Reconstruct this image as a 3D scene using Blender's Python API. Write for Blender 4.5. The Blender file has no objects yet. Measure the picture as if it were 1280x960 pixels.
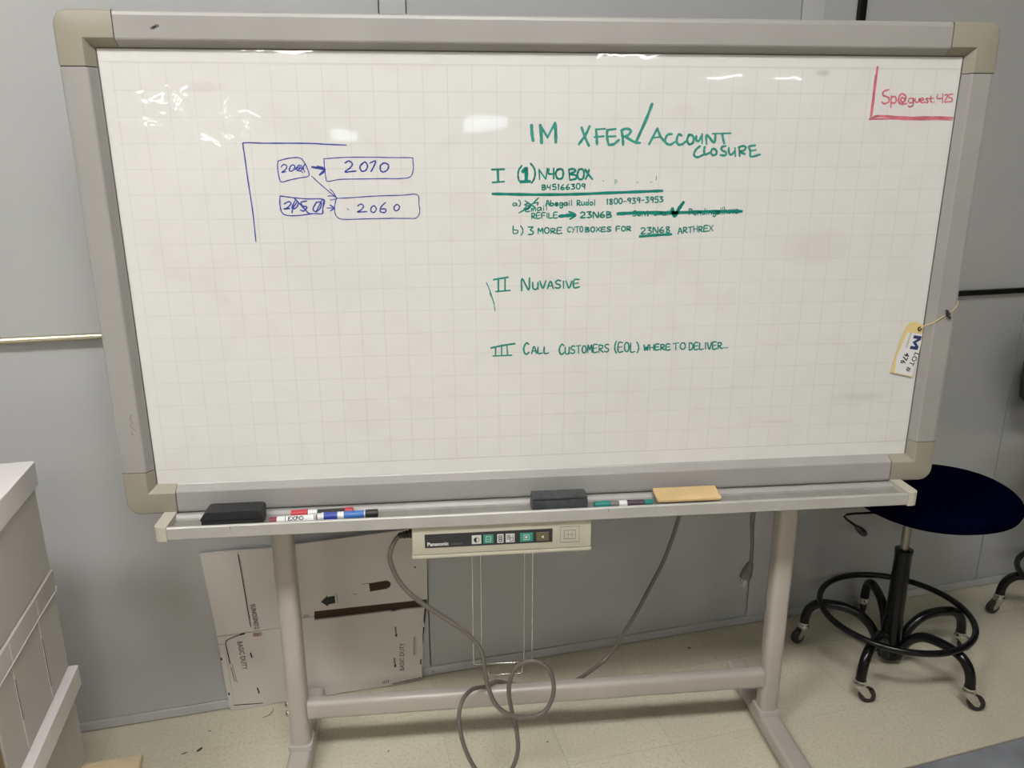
import bpy, bmesh, math, random
from mathutils import Vector, Matrix

# ---------------------------------------------------------------- camera
C = bpy.context.scene.collection
sc = bpy.context.scene
cam_data = bpy.data.cameras.new('camera')
cam_data.sensor_width = 36.0
cam_data.lens = 36.0 * 968.9 / 1280.0
cam_data.clip_start = 0.02
cam = bpy.data.objects.new('camera', cam_data)
C.objects.link(cam)
yaw, pitch, roll = 0.0993, 0.2830, -0.0030
fwd = Vector((math.sin(yaw) * math.cos(pitch), math.cos(yaw) * math.cos(pitch), -math.sin(pitch)))
rgt = Vector((math.cos(yaw), -math.sin(yaw), 0))
upv = rgt.cross(fwd)
r2 = math.cos(roll) * rgt + math.sin(roll) * upv
u2 = -math.sin(roll) * rgt + math.cos(roll) * upv
m = Matrix((r2, u2, -fwd)).transposed().to_4x4()
m.translation = Vector((-0.2537, -1.6882, 1.5625))
cam.matrix_world = m
sc.camera = cam

# ---------------------------------------------------------------- light and exposure
w = bpy.data.worlds.new('world')
sc.world = w
w.use_nodes = True
w.node_tree.nodes['Background'].inputs[0].default_value = (0.8, 0.85, 0.9, 1)
w.node_tree.nodes['Background'].inputs[1].default_value = 0.3
sc.view_settings.view_transform = 'Standard'
sc.view_settings.look = 'None'
sc.view_settings.gamma = 1.0
sc.view_settings.use_curve_mapping = False
sc.view_settings.exposure = -0.46
CEIL = 3.90
LAMP, LAMP_FAR = 25.5, 57.0            # strength of the near troffers and of the tubes farther back
# centre x, centre y, half length, half width, label
LAMPS = [(-2.15, -2.1, .60, .26, 'wide ceiling light in the nearest row, to the left'),
         (-0.10, -2.1, .60, .26, 'wide ceiling light in the nearest row, over the camera'),
         (-3.00, -6.2, .60, .15, 'ceiling light in the second row, to the left'),
         (0.20, -6.2, .60, .15, 'ceiling light in the second row, in the middle'),
         (3.40, -6.2, .60, .15, 'ceiling light in the second row, to the right'),
         (-3.00, -11.0, .60, .15, 'ceiling light in the third row, to the left'),
         (1.20, -11.0, .60, .15, 'ceiling light in the third row, to the right'),
         (-3.62, -17.0, .85, .09, 'long tube ceiling light in the fourth row, to the left'),
         (4.40, -17.2, .75, .09, 'long tube ceiling light in the fourth row, to the right'),
         (8.46, -22.1, .50, .09, 'short tube ceiling light in the last row, nearer the middle'),
         (10.42, -22.1, .42, .09, 'short tube ceiling light in the last row, far right')]

# ---------------------------------------------------------------- frames of reference
WA = math.radians(8.739)                      # the wall stands at this angle to the board
T = Vector((math.cos(WA), math.sin(WA), 0)); N = Vector((-math.sin(WA), math.cos(WA), 0)); D0 = 0.45754
Z = Vector((0, 0, 1))
MW = Matrix((T, N, Z)).transposed().to_4x4(); MW.translation = N * D0     # local x along wall, y beyond it, z up
MI = Matrix.Identity(4)

# ---------------------------------------------------------------- materials
def mat(name, col, rough=0.5, metal=0.0, coat=0.0, coat_rough=0.05, vary=0.0, vscale=8.0, bump=0.0, bscale=60.0,
        speck=None, speck_scale=120.0, speck_w=0.08, spec=0.5, sheen=0.0):
    mt = bpy.data.materials.new(name); mt.use_nodes = True
    nt = mt.node_tree; b = nt.nodes['Principled BSDF']
    b.inputs['Base Color'].default_value = (*col, 1); b.inputs['Roughness'].default_value = rough
    b.inputs['Metallic'].default_value = metal; b.inputs['Coat Weight'].default_value = coat
    b.inputs['Coat Roughness'].default_value = coat_rough; b.inputs['Specular IOR Level'].default_value = spec
    b.inputs['Sheen Weight'].default_value = sheen
    tc = nt.nodes.new('ShaderNodeTexCoord')
    src = None
    if vary:
        n = nt.nodes.new('ShaderNodeTexNoise'); n.inputs['Scale'].default_value = vscale; n.inputs['Detail'].default_value = 5
        nt.links.new(tc.outputs['Object'], n.inputs['Vector'])
        r = nt.nodes.new('ShaderNodeValToRGB')
        r.color_ramp.elements[0].position = .3; r.color_ramp.elements[1].position = .7
        r.color_ramp.elements[0].color = (*[max(0, c * (1 - vary)) for c in col], 1)
        r.color_ramp.elements[1].color = (*[min(1, c * (1 + vary)) for c in col], 1)
        nt.links.new(n.outputs['Fac'], r.inputs[0]); src = r.outputs[0]
        nt.links.new(src, b.inputs['Base Color'])
    if speck:
        n = nt.nodes.new('ShaderNodeTexNoise'); n.inputs['Scale'].default_value = speck_scale; n.inputs['Detail'].default_value = 3
        nt.links.new(tc.outputs['Object'], n.inputs['Vector'])
        r = nt.nodes.new('ShaderNodeValToRGB')
        r.color_ramp.elements[0].position = 1 - .38 - speck_w; r.color_ramp.elements[1].position = 1 - .38
        nt.links.new(n.outputs['Fac'], r.inputs[0])
        mx = nt.nodes.new('ShaderNodeMix'); mx.data_type = 'RGBA'
        nt.links.new(r.outputs[0], mx.inputs['Factor'])
        if src: nt.links.new(src, mx.inputs['A'])
        else: mx.inputs['A'].default_value = (*col, 1)
        mx.inputs['B'].default_value = (*speck, 1)
        nt.links.new(mx.outputs['Result'], b.inputs['Base Color'])
    if bump:
        n = nt.nodes.new('ShaderNodeTexNoise'); n.inputs['Scale'].default_value = bscale; n.inputs['Detail'].default_value = 3
        nt.links.new(tc.outputs['Object'], n.inputs['Vector'])
        bp = nt.nodes.new('ShaderNodeBump'); bp.inputs['Strength'].default_value = bump; bp.inputs['Distance'].default_value = 0.002
        nt.links.new(n.outputs['Fac'], bp.inputs['Height']); nt.links.new(bp.outputs['Normal'], b.inputs['Normal'])
    return mt

def emit(name, col, s):
    mt = bpy.data.materials.new(name); mt.use_nodes = True
    b = mt.node_tree.nodes['Principled BSDF']
    b.inputs['Base Color'].default_value = (*col, 1)
    b.inputs['Emission Color'].default_value = (*col, 1); b.inputs['Emission Strength'].default_value = s
    return mt

M = dict(
    wall=mat('painted_wall_panel', (.415, .42, .425), .38, coat=.6, coat_rough=.22, vary=.02, vscale=1.5, bump=.05, bscale=300),
    trim=mat('painted_wall_trim', (.46, .465, .465), .4, vary=.04, vscale=12),
    gap=mat('dark_joint', (.03, .03, .03), .8),
    tile=mat('vinyl_floor_tile', (.60, .565, .445), .33, vary=.05, vscale=5, speck=(.53, .49, .375), speck_scale=130, speck_w=.12, bump=.06, bscale=90),
    subfloor=mat('floor_joint', (.24, .21, .15), .8),
    ceil=mat('ceiling_white', (.7, .7, .68), .8, vary=.03),
    farwall=mat('far_wall_paint', (.45, .45, .44), .7, vary=.05, vscale=1),
    rail=mat('grey_aluminium_rail', (.35, .34, .325), .42, metal=.1, vary=.05, vscale=7, bump=.02),
    corner=mat('beige_corner_plastic', (.30, .28, .222), .45, vary=.04, vscale=10, bump=.05),
    tray=mat('pale_tray_aluminium', (.43, .42, .40), .4, metal=.15, vary=.05, vscale=14),
    joint_shade=mat('dark_joint_shade', (.10, .10, .095), .6),  # dark tone standing in for the thin shadow at the film edge
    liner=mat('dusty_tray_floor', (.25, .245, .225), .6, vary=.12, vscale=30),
    cap=mat('cream_plastic', (.50, .475, .40), .42, vary=.03),
    collar=mat('pale_collar_plastic', (.46, .44, .405), .4),
    unit=mat('control_unit_cream', (.50, .475, .39), .42, vary=.03, vscale=8),
    stand=mat('stand_taupe_paint', (.42, .385, .345), .28, vary=.04, vscale=6, coat=.3, coat_rough=.15),
    black=mat('black_gloss_paint', (.0035, .0035, .004), .25, coat=.12, coat_rough=.1, spec=.3),
    blackp=mat('black_plastic', (.012, .012, .013), .45, bump=.04),
    cord=mat('grey_cord_rubber', (.13, .115, .10), .4),
    felt=mat('black_felt', (.012, .012, .014), .95, vary=.2, vscale=60, bump=.4, bscale=400, sheen=.1),
    felt2=mat('charcoal_felt', (.045, .05, .052), .95, vary=.3, vscale=60, bump=.6, bscale=300, sheen=.1),
    wood=mat('pine_block', (.60, .43, .21), .5, vary=.12, vscale=18),
    wood2=mat('rough_pallet_pine', (.66, .53, .34), .7, vary=.15, vscale=9, bump=.3),
    board=mat('carton_white', (.60, .565, .525), .75, vary=.025, vscale=4),
    box=mat('file_box_white', (.58, .56, .53), .7, vary=.025, vscale=3),
    lid=mat('file_box_lid_white', (.82, .785, .775), .65, vary=.02, vscale=3),
    seam=mat('white_paper_edge', (.72, .70, .68), .6),
    kraft=mat('brown_kraft', (.30, .20, .10), .8, vary=.1),
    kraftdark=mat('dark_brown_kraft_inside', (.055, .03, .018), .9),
    ink=mat('black_print', (.018, .018, .018), .6),
    inkgrey=mat('grey_print', (.17, .15, .14), .6),
    inkred=mat('faded_red_print', (.35, .2, .17), .6),
    navy=mat('navy_seat_cloth', (.0008, .0012, .0095), .95, vary=.2, vscale=40, bump=.3, bscale=500, spec=.0),
    chrome=mat('chrome', (.62, .61, .58), .18, metal=1),
    steel=mat('dull_steel_rod', (.35, .33, .30), .3, metal=1),
    wheel=mat('dark_caster_wheel', (.02, .014, .014), .4),
    brass=mat('brassy_conduit', (.62, .56, .42), .22, metal=.9),
    white=mat('white_plastic', (.75, .75, .74), .35),
    red=mat('red_plastic', (.50, .03, .05), .4),
    maroon=mat('dark_red_plastic', (.22, .02, .04), .4),
    blue=mat('blue_plastic', (.03, .06, .36), .4),
    blue2=mat('mid_blue_plastic', (.05, .17, .50), .4),
    teal=mat('teal_plastic', (.01, .19, .17), .4),
    purple=mat('dark_purple_label', (.06, .04, .06), .4),
    panel=mat('dark_panel_film', (.018, .02, .026), .3),
    btn_w=mat('white_key', (.62, .62, .60), .4), btn_g=mat('green_key', (.03, .27, .21), .4), btn_o=mat('olive_key', (.13, .105, .055), .4),
    tag=mat('manila_tag_card', (.72, .56, .25), .7), sticker=mat('white_sticker', (.74, .73, .74), .5), logo=mat('navy_print', (.02, .03, .12), .5),
    tabletop=mat('grey_worn_laminate', (.10, .107, .118), .5, vary=.25, vscale=22, bump=.1),
    tableedge=mat('brown_edge_band', (.20, .16, .13), .5),
    green=mat('green_marker_ink', (.0, .21, .165), .35, vary=.25, vscale=60),
    green2=mat('light_green_marker_ink', (.03, .27, .215), .35, vary=.25, vscale=60),
    bluei=mat('blue_marker_ink', (.03, .05, .33), .35, vary=.3, vscale=70),
    redi=mat('red_marker_ink', (.58, .15, .20), .4, vary=.3, vscale=60),
    lens=emit('glowing_tube_lens', (1.0, .985, .965), LAMP),
    lens_far=emit('glowing_far_tube', (1.0, .985, .965), LAMP_FAR),
    sky=emit('daylight_pane', (.75, .88, 1.0), 8.0),
    darkbrown=mat('dark_brown_leather', (.05, .03, .018), .5),
)

nt = M['tile'].node_tree                       # one continuous pattern over all tiles: drive it by position
geo = nt.nodes.new('ShaderNodeNewGeometry')
for l in [l for l in nt.links if l.from_node.type == 'TEX_COORD']:
    s_ = l.to_socket; nt.links.remove(l); nt.links.new(geo.outputs['Position'], s_)

def board_material():
    mt = bpy.data.materials.new('whiteboard_film'); mt.use_nodes = True
    nt = mt.node_tree; L = nt.links; b = nt.nodes['Principled BSDF']
    def nd(t, **k):
        n = nt.nodes.new(t)
        for a, v in k.items(): setattr(n, a, v)
        return n
    def mth(op, a, bb=None, c=None):
        n = nd('ShaderNodeMath', operation=op)
        for i, v in enumerate((a, bb, c)):
            if v is None: continue
            if isinstance(v, (int, float)): n.inputs[i].default_value = v
            else: L.new(v, n.inputs[i])
        return n.outputs[0]
    tc = nd('ShaderNodeTexCoord'); sx = nd('ShaderNodeSeparateXYZ'); L.new(tc.outputs['Object'], sx.inputs[0])
    x, z = sx.outputs['X'], sx.outputs['Z']
    def line(v, off, w):                    # 50 mm grid line mask
        f = mth('FRACT', mth('MULTIPLY', mth('ADD', v, 10 - off), 20.0))
        d = mth('MINIMUM', f, mth('SUBTRACT', 1.0, f))
        n = nd('ShaderNodeMapRange'); L.new(d, n.inputs['Value'])
        n.inputs['From Min'].default_value = w * .4; n.inputs['From Max'].default_value = w
        n.inputs['To Min'].default_value = 1; n.inputs['To Max'].default_value = 0
        return n.outputs[0]
    inside = mth('MULTIPLY', mth('LESS_THAN', z, 1.7445), mth('GREATER_THAN', z, .892))
    inside = mth('MULTIPLY', inside, mth('GREATER_THAN', x, -.872))
    grid = mth('MULTIPLY', mth('MAXIMUM', line(x, .0345, .03), line(z, .0435, .03)), inside)
    border = mth('MAXIMUM', mth('COMPARE', z, 1.7456, .0009), mth('COMPARE', z, .8930, .0008))
    n1 = nd('ShaderNodeTexNoise'); n1.inputs['Scale'].default_value = 3.5; n1.inputs['Detail'].default_value = 4
    L.new(tc.outputs['Object'], n1.inputs['Vector'])
    g = mth('ADD', mth('MULTIPLY', grid, mth('MULTIPLY_ADD', n1.outputs['Fac'], .36, .0)), mth('MULTIPLY', border, .30))
    mx = nd('ShaderNodeMix', data_type='RGBA'); L.new(g, mx.inputs['Factor'])
    # ghost smears of old marker
    n2 = nd('ShaderNodeTexNoise'); n2.inputs['Scale'].default_value = 9; n2.inputs['Detail'].default_value = 6; n2.inputs['Distortion'].default_value = 1.2
    L.new(tc.outputs['Object'], n2.inputs['Vector'])
    rp = nd('ShaderNodeValToRGB'); e = rp.color_ramp.elements
    e[0].position = .28; e[0].color = (.675, .665, .65, 1); e[1].position = .75; e[1].color = (.715, .71, .695, 1)
    q = rp.color_ramp.elements.new(.5); q.color = (.70, .695, .68, 1)
    L.new(n2.outputs['Fac'], rp.inputs[0]); L.new(rp.outputs[0], mx.inputs['A'])
    mx.inputs['B'].default_value = (.40, .37, .32, 1)
    # a few faded smudges at fixed places
    col = mx.outputs['Result']
    for (cx, cz, rx, rz, c, k) in [(-.70, 1.70, .055, .012, (.50, .36, .33), .28), (.58, 1.735, .02, .008, (.3, .28, .26), .4),
                                   (.28, 1.66, .03, .02, (.5, .3, .3), .10), (.60, 1.37, .10, .05, (.5, .47, .44), .3),
                                   (-.45, 1.30, .12, .06, (.42, .52, .48), .12), (.55, .955, .05, .004, (.5, .3, .28), .4), (.75, 1.01, .08, .015, (.45, .43, .4), .35)]:
        d = mth('ADD', mth('POWER', mth('MULTIPLY', mth('SUBTRACT', x, cx), 1 / rx), 2.0), mth('POWER', mth('MULTIPLY', mth('SUBTRACT', z, cz), 1 / rz), 2.0))
        f = mth('MULTIPLY', mth('MULTIPLY', mth('MAXIMUM', mth('SUBTRACT', 1.0, d), 0.0), k), mth('MULTIPLY_ADD', n2.outputs['Fac'], 1.6, 0.0))
        m2 = nd('ShaderNodeMix', data_type='RGBA'); L.new(f, m2.inputs['Factor']); L.new(col, m2.inputs['A']); m2.inputs['B'].default_value = (*c, 1)
        col = m2.outputs['Result']
    L.new(col, b.inputs['Base Color'])
    b.inputs['Roughness'].default_value = .45
    b.inputs['Coat Weight'].default_value = 1.0; b.inputs['Coat Roughness'].default_value = .02
    # the film is wavy, with a few creases near its upper left corner
    n3 = nd('ShaderNodeTexNoise'); n3.inputs['Scale'].default_value = 5; n3.inputs['Detail'].default_value = 2
    L.new(tc.outputs['Object'], n3.inputs['Vector'])
    n4 = nd('ShaderNodeTexNoise'); n4.inputs['Scale'].default_value = 15; n4.inputs['Detail'].default_value = 1.5; n4.inputs['Distortion'].default_value = .8
    L.new(tc.outputs['Object'], n4.inputs['Vector'])
    dd = mth('ADD', mth('POWER', mth('MULTIPLY', mth('ADD', x, .74), 1 / .16), 2.0), mth('POWER', mth('MULTIPLY', mth('SUBTRACT', z, 1.605), 1 / .10), 2.0))
    n5 = nd('ShaderNodeTexNoise'); n5.inputs['Scale'].default_value = 16; n5.inputs['Detail'].default_value = 1; n5.inputs['Distortion'].default_value = 1.0
    L.new(tc.outputs['Object'], n5.inputs['Vector'])
    mask = mth('MAXIMUM', mth('SUBTRACT', 1.0, dd), 0.0)
    h = mth('ADD', mth('ADD', mth('MULTIPLY', n3.outputs['Fac'], .00035), mth('MULTIPLY', n5.outputs['Fac'], .00008)), mth('MULTIPLY', mth('MULTIPLY', n4.outputs['Fac'], mask), CREASE))
    bp = nd('ShaderNodeBump'); bp.inputs['Strength'].default_value = 1.0; bp.inputs['Distance'].default_value = 1.0
    L.new(h, bp.inputs['Height']); L.new(bp.outputs['Normal'], b.inputs['Coat Normal'])
    return mt
CREASE = .034
M['film'] = board_material()

# ---------------------------------------------------------------- helpers
def new_obj(name, bm, material, parent=None, smooth=None, mw=None):
    bmesh.ops.recalc_face_normals(bm, faces=bm.faces)
    me = bpy.data.meshes.new(name)
    if mw is not None: bm.transform(mw)
    if parent is not None:                         # parents sit at their own base: bring vertices into their frame
        bm.transform(Matrix.Translation(-world_loc(parent)))
    bm.to_mesh(me); bm.free()
    mats = material if isinstance(material, (list, tuple)) else [material]
    for q in mats: me.materials.append(q)
    if smooth is not None:
        for f in me.polygons: f.use_smooth = True
        me.set_sharp_from_angle(angle=math.radians(smooth))
    o = bpy.data.objects.new(name, me); C.objects.link(o)
    if parent is not None: o.parent = parent
    return o
def world_loc(o):
    v = Vector((0, 0, 0))
    while o is not None: v = v + o.location; o = o.parent
    return v
def empty(name, loc, label, cat, group=None):
    o = bpy.data.objects.new(name, None); C.objects.link(o); o.location = loc; o.empty_display_size = .1
    return tag(o, label, cat, group)
def tag(o, label=None, cat=None, group=None, kind=None):
    if label: o['label'] = label
    if cat: o['category'] = cat
    if group: o['group'] = group
    if kind: o['kind'] = kind
    return o
def center_origin(o):
    """put the origin of a top-level mesh at the middle of its base"""
    vs = [v.co for v in o.data.vertices]
    c = Vector(((min(v.x for v in vs) + max(v.x for v in vs)) / 2, (min(v.y for v in vs) + max(v.y for v in vs)) / 2, min(v.z for v in vs)))
    o.data.transform(Matrix.Translation(-c)); o.location = c
    return o
def struct(o): o['kind'] = 'structure'; return o

def box(bm, x0, x1, y0, y1, z0, z1, bev=0.0, seg=1, mi=0, mw=None):
    r = bmesh.ops.create_cube(bm, size=1.0); vs = r['verts']
    for v in vs: v.co = Vector((x0 + (v.co.x + .5) * (x1 - x0), y0 + (v.co.y + .5) * (y1 - y0), z0 + (v.co.z + .5) * (z1 - z0)))
    fs = set(f for v in vs for f in v.link_faces)
    for f in fs: f.material_index = mi
    if mw is not None:
        for v in vs: v.co = mw @ v.co
    if bev:
        es = list(set(e for v in vs for e in v.link_edges))
        bmesh.ops.bevel(bm, geom=es, offset=bev, segments=seg, profile=.5, affect='EDGES')
    return bm
def bx(*a, **k): return box(bmesh.new(), *a, **k)
def prism(bm, pts, a, b, ax='y', mi=0):
    """polygon extruded along an axis. pts are the two other coordinates"""
    def P(p, h):
        if ax == 'y': return Vector((p[0], h, p[1]))
        if ax == 'x': return Vector((h, p[0], p[1]))
        return Vector((p[0], p[1], h))
    A = [bm.verts.new(P(p, a)) for p in pts]; B = [bm.verts.new(P(p, b)) for p in pts]
    n = len(pts); fs = [bm.faces.new(A), bm.faces.new(B[::-1])]
    for i in range(n): fs.append(bm.faces.new((A[i], B[i], B[(i + 1) % n], A[(i + 1) % n])))
    for f in fs: f.material_index = mi
    return bm
def smooth_path(pts, sub=6, closed=False):
    pts = [Vector(p) for p in pts]; out = []; n = len(pts)
    rng = n if closed else n - 1
    for i in range(rng):
        p0 = pts[(i - 1) % n] if closed or i > 0 else pts[0] * 2 - pts[1]
        p1, p2 = pts[i], pts[(i + 1) % n]
        p3 = pts[(i + 2) % n] if closed or i + 2 < n else pts[-1] * 2 - pts[-2]
        for k in range(sub):
            t = k / sub
            out.append(.5 * ((2 * p1) + (p2 - p0) * t + (2 * p0 - 5 * p1 + 4 * p2 - p3) * t * t + (-p0 + 3 * p1 - 3 * p2 + p3) * t ** 3))
    if not closed: out.append(pts[-1])
    return out
def tube(bm, pts, r, seg=10, closed=False, sub=0, mi=0, radii=None):
    P = smooth_path(pts, sub, closed) if sub else [Vector(p) for p in pts]
    n = len(P); rings = []
    t0 = (P[1] - P[0]).normalized()
    up = Vector((0, 0, 1)) if abs(t0.z) < .9 else Vector((1, 0, 0))
    nrm = (up - t0 * up.dot(t0)).normalized()
    for i in range(n):
        if closed: t = (P[(i + 1) % n] - P[i - 1]).normalized()
        else: t = (P[min(i + 1, n - 1)] - P[max(i - 1, 0)]).normalized()
        nrm = (nrm - t * nrm.dot(t)).normalized(); bn = t.cross(nrm)
        rr = radii[i] if radii else r
        rings.append([bm.verts.new(P[i] + (nrm * math.cos(a) + bn * math.sin(a)) * rr) for a in [2 * math.pi * k / seg for k in range(seg)]])
    m_ = n if closed else n - 1
    for i in range(m_):
        A, B = rings[i], rings[(i + 1) % n]
        for k in range(seg):
            f = bm.faces.new((A[k], A[(k + 1) % seg], B[(k + 1) % seg], B[k])); f.material_index = mi
    if not closed:
        for R in (rings[0][::-1], rings[-1]):
            f = bm.faces.new(R); f.material_index = mi
    return bm
def lathe(bm, prof, mw=MI, seg=20, mi=0):
    """prof: (radius, height); axis = local z of mw"""
    rings = []
    for r, h in prof:
        rings.append([bm.verts.new(mw @ Vector((r * math.cos(2 * math.pi * k / seg), r * math.sin(2 * math.pi * k / seg), h))) for k in range(seg)])
    for A, B in zip(rings, rings[1:]):
        for k in range(seg): bm.faces.new((A[k], A[(k + 1) % seg], B[(k + 1) % seg], B[k])).material_index = mi
    bm.faces.new(rings[0][::-1]).material_index = mi; bm.faces.new(rings[-1]).material_index = mi
    return bm
def along(a, b, off=Vector((0, 0, 0))):
    """matrix whose z axis points from a to b"""
    a, b = Vector(a), Vector(b); q = (b - a).to_track_quat('Z', 'Y').to_matrix().to_4x4(); q.translation = a
    return q
def rrect(x0, x1, y0, y1, r, n=4):
    out = []
    for cx, cy, a0 in ((x1 - r, y1 - r, 0), (x0 + r, y1 - r, 90), (x0 + r, y0 + r, 180), (x1 - r, y0 + r, 270)):
        for k in range(n + 1):
            a = math.radians(a0 + 90 * k / n); out.append((cx + r * math.cos(a), cy + r * math.sin(a)))
    return out
def letters(name, s, size, origin, ux, uz, material, parent=None, bold=0.0, sx=1.0, align='LEFT'):
    """flat lettering in the built-in face, as a thin mesh: ux = reading direction, uz = up of the letters"""
    cu = bpy.data.curves.new(name, 'FONT'); cu.body = s; cu.size = size; cu.extrude = .00008; cu.offset = bold; cu.align_x = align
    cu.resolution_u = 2
    tmp = bpy.data.objects.new(name, cu); C.objects.link(tmp)
    dg = bpy.context.evaluated_depsgraph_get(); dg.update()
    me = bpy.data.meshes.new_from_object(tmp.evaluated_get(dg)); bpy.data.objects.remove(tmp)
    ux = Vector(ux).normalized(); uz = Vector(uz).normalized()
    mm = Matrix((ux * sx, uz, ux.cross(uz))).transposed().to_4x4(); mm.translation = Vector(origin)
    bm = bmesh.new(); bm.from_mesh(me); bm.transform(mm); bpy.data.meshes.remove(me)
    return new_obj(name, bm, material, parent)

# ================================================================ THE SETTING
# floor: tiles laid in line with the wall, on a darker bed
TS = .3048
fl = struct(new_obj('floor', bx(-9, 15, -33, 3.2, -.08, -.003), M['tile']))
bm = bx(-TS / 2 + .0003, TS / 2 - .0003, -TS / 2 + .0003, TS / 2 - .0003, -.003, 0)
tile = new_obj('floor_tile', bm, M['tile'])
tile.parent = fl; random.seed(3)
t_first, n_first = -1.157 - TS * 3.5, .294 - TS * 8.5
first = True
for i in range(16):
    for j in range(10):
        tt = t_first + i * TS; nn = n_first + j * TS
        o = tile if first else tile.copy()
        if not first: C.objects.link(o)
        first = False
        p = T * tt + N * nn
        o.location = (p.x, p.y, 0); o.rotation_euler = (0, 0, WA + random.choice((0, math.pi / 2, math.pi)))
struct(new_obj('ceiling', bx(-9, 15, -33, 3.4, CEIL, CEIL + .05), M['ceil']))
struct(new_obj('wall_left', bx(-8.2, -8.1, -33, 1, -.07, CEIL), M['farwall']))
struct(new_obj('wall_right', bx(14.1, 14.2, -33, 3.0, -.07, CEIL), M['farwall']))

# wall_back: backing with panels, joint strips and a bottom trim; local coordinates along the wall
wb = struct(new_obj('wall_back', bx(-8.6, 14.6, .012, .10, -.07, CEIL, mw=MW), M['gap']))
def wall_panel(a, b):
    new_obj('wall_panel', bx(a + .0015, b - .0015, 0, .02, .0325, CEIL - .002, bev=.0012, mw=MW), M['wall'], wb, 40)
for a, b in ((-6.2, -4.9), (-4.9, -3.7), (-3.7, -2.56), (-2.56, -1.40), (-1.40, -.303), (-.237, .867), (.940, 1.836), (1.836, 2.93), (2.93, 4.0), (4.0, 5.2), (5.2, 6.5), (6.5, 7.7), (7.7, 8.9), (-7.4, -6.2)): wall_panel(a, b)
for a, b in ((-.303, -.237), (.867, .940)):
    q = new_obj('joint_strip', bx(a + .001, b - .001, -.003, .018, .0325, CEIL - .002, bev=.001, mw=MW), M['trim'], wb, 40)
tr = struct(new_obj('baseboard_back', bx(-6.5, 7, -.004, .02, .003, .0315, bev=.0012, mw=MW), M['trim']))
for t_ in (-.231, .878, -1.3, 2.0):
    bm = lathe(bmesh.new(), [(.0035, 0), (.0035, .0015), (.002, .0025)], MW @ Matrix.Translation((t_, -.004, .0165)) @ Matrix.Rotation(math.pi / 2, 4, 'X'), 10)
    new_obj('screw', bm, M['steel'], tr, 40)
# far wall with two small daylight windows high up
wf = struct(new_obj('wall_front', bx(-8.2, 14.2, -32.3, -32.0, -.07, CEIL), M['farwall']))
for k, (a, b, c, d) in enumerate(((-4.25, -3.12, 2.22, 2.70), (1.10, 2.95, 2.70, 3.25))):
    bm = bmesh.new()
    for q in ((a - .05, b + .05, -32.0, -31.96, d, d + .05), (a - .05, b + .05, -32.0, -31.96, c - .05, c), (a - .05, a, -32.0, -31.96, c, d), (b, b + .05, -32.0, -31.96, c, d), ((a + b) / 2 - .015, (a + b) / 2 + .015, -32.0, -31.97, c, d)):
        box(bm, *q)
    wi = struct(new_obj('window_%d' % (k + 1), bm, M['white']))
    new_obj('pane', bx(a, b, -31.995, -31.985, c, d), M['sky'], wi)

# ceiling lights: fixtures along x
for k, (cx, cy, HL, HWd, lab) in enumerate(LAMPS):
    e = empty('ceiling_light', (cx, cy, CEIL - .06), lab, 'ceiling light', 'ceiling lights of the hall')
    bm = bmesh.new()
    prism(bm, [(cy - HWd - .04, CEIL - .0005), (cy - HWd - .01, CEIL - .05), (cy + HWd + .01, CEIL - .05), (cy + HWd + .04, CEIL - .0005)], cx - HL - .02, cx + HL + .02, 'x')
    new_obj('housing', bm, M['white'], e)
    new_obj('lens', bx(cx - HL, cx + HL, cy - HWd, cy + HWd, CEIL - .062, CEIL - .0505), M['lens' if cy > -2 else 'lens_far'], e)

# dirt and debris on the floor
def FP(x, y): return Vector((x, y, .0004))
for k, (x, y, a, L_, w_) in enumerate(((-.938, .160, .9, .020, .0085), (-.975, .150, .5, .016, .0035), (-.930, .232, .1, .008, .003), (-.770, .288, 1.1, .05, .0022), (1.29, .50, .2, .006, .004), (.55, .47, 0, .010, .005), (.02, .09, .2, .007, .003), (-.42, .10, 1, .006, .003), (1.33, .165, .2, .008, .004))):
    bm = bmesh.new(); u = Vector((math.cos(a), math.sin(a), 0)); v = Vector((-u.y, u.x, 0))
    P = [FP(x, y) + u * (L_ / 2 * math.cos(q)) + v * (w_ / 2 * math.sin(q)) + v * (.25 * L_ * math.cos(q) ** 2 if k == 3 else 0) for q in [2 * math.pi * j / 10 for j in range(10)]]
    top = [bm.verts.new(p + Z * .0008) for p in P]; bot = [bm.verts.new(p) for p in P]
    bm.faces.new(top); bm.faces.new(bot[::-1])
    for j in range(10): bm.faces.new((top[j], bot[j], bot[(j + 1) % 10], top[(j + 1) % 10]))
    new_obj('debris', bm, M['darkbrown'] if k != 8 else M['white'], fl)

# ---- metal rails along the wall
bm = tube(bmesh.new(), [MW @ Vector((-3.4, -.018, 1.150)), MW @ Vector((-1.2, -.018, 1.1445)), MW @ Vector((-.62, -.018, 1.1425))], .0085, 14)
o = new_obj('conduit', bm, M['brass'], None, 40); center_origin(o)
tag(o, 'thin shiny metal conduit running along the wall to the left of the whiteboard', 'conduit')
e = empty('wall_channel', MW @ Vector((1.054, -.008, 1.126)), 'black channel on the wall right of the whiteboard, rising behind it', 'channel')
new_obj('horizontal_channel', bx(1.043, 3.6, -.016, -.0005, 1.125, 1.142, bev=.001, mw=MW), M['black'], e)
new_obj('vertical_channel', bx(1.043, 1.065, -.016, -.0005, 1.1425, CEIL - .01, bev=.001, mw=MW), M['black'], e)

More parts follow.
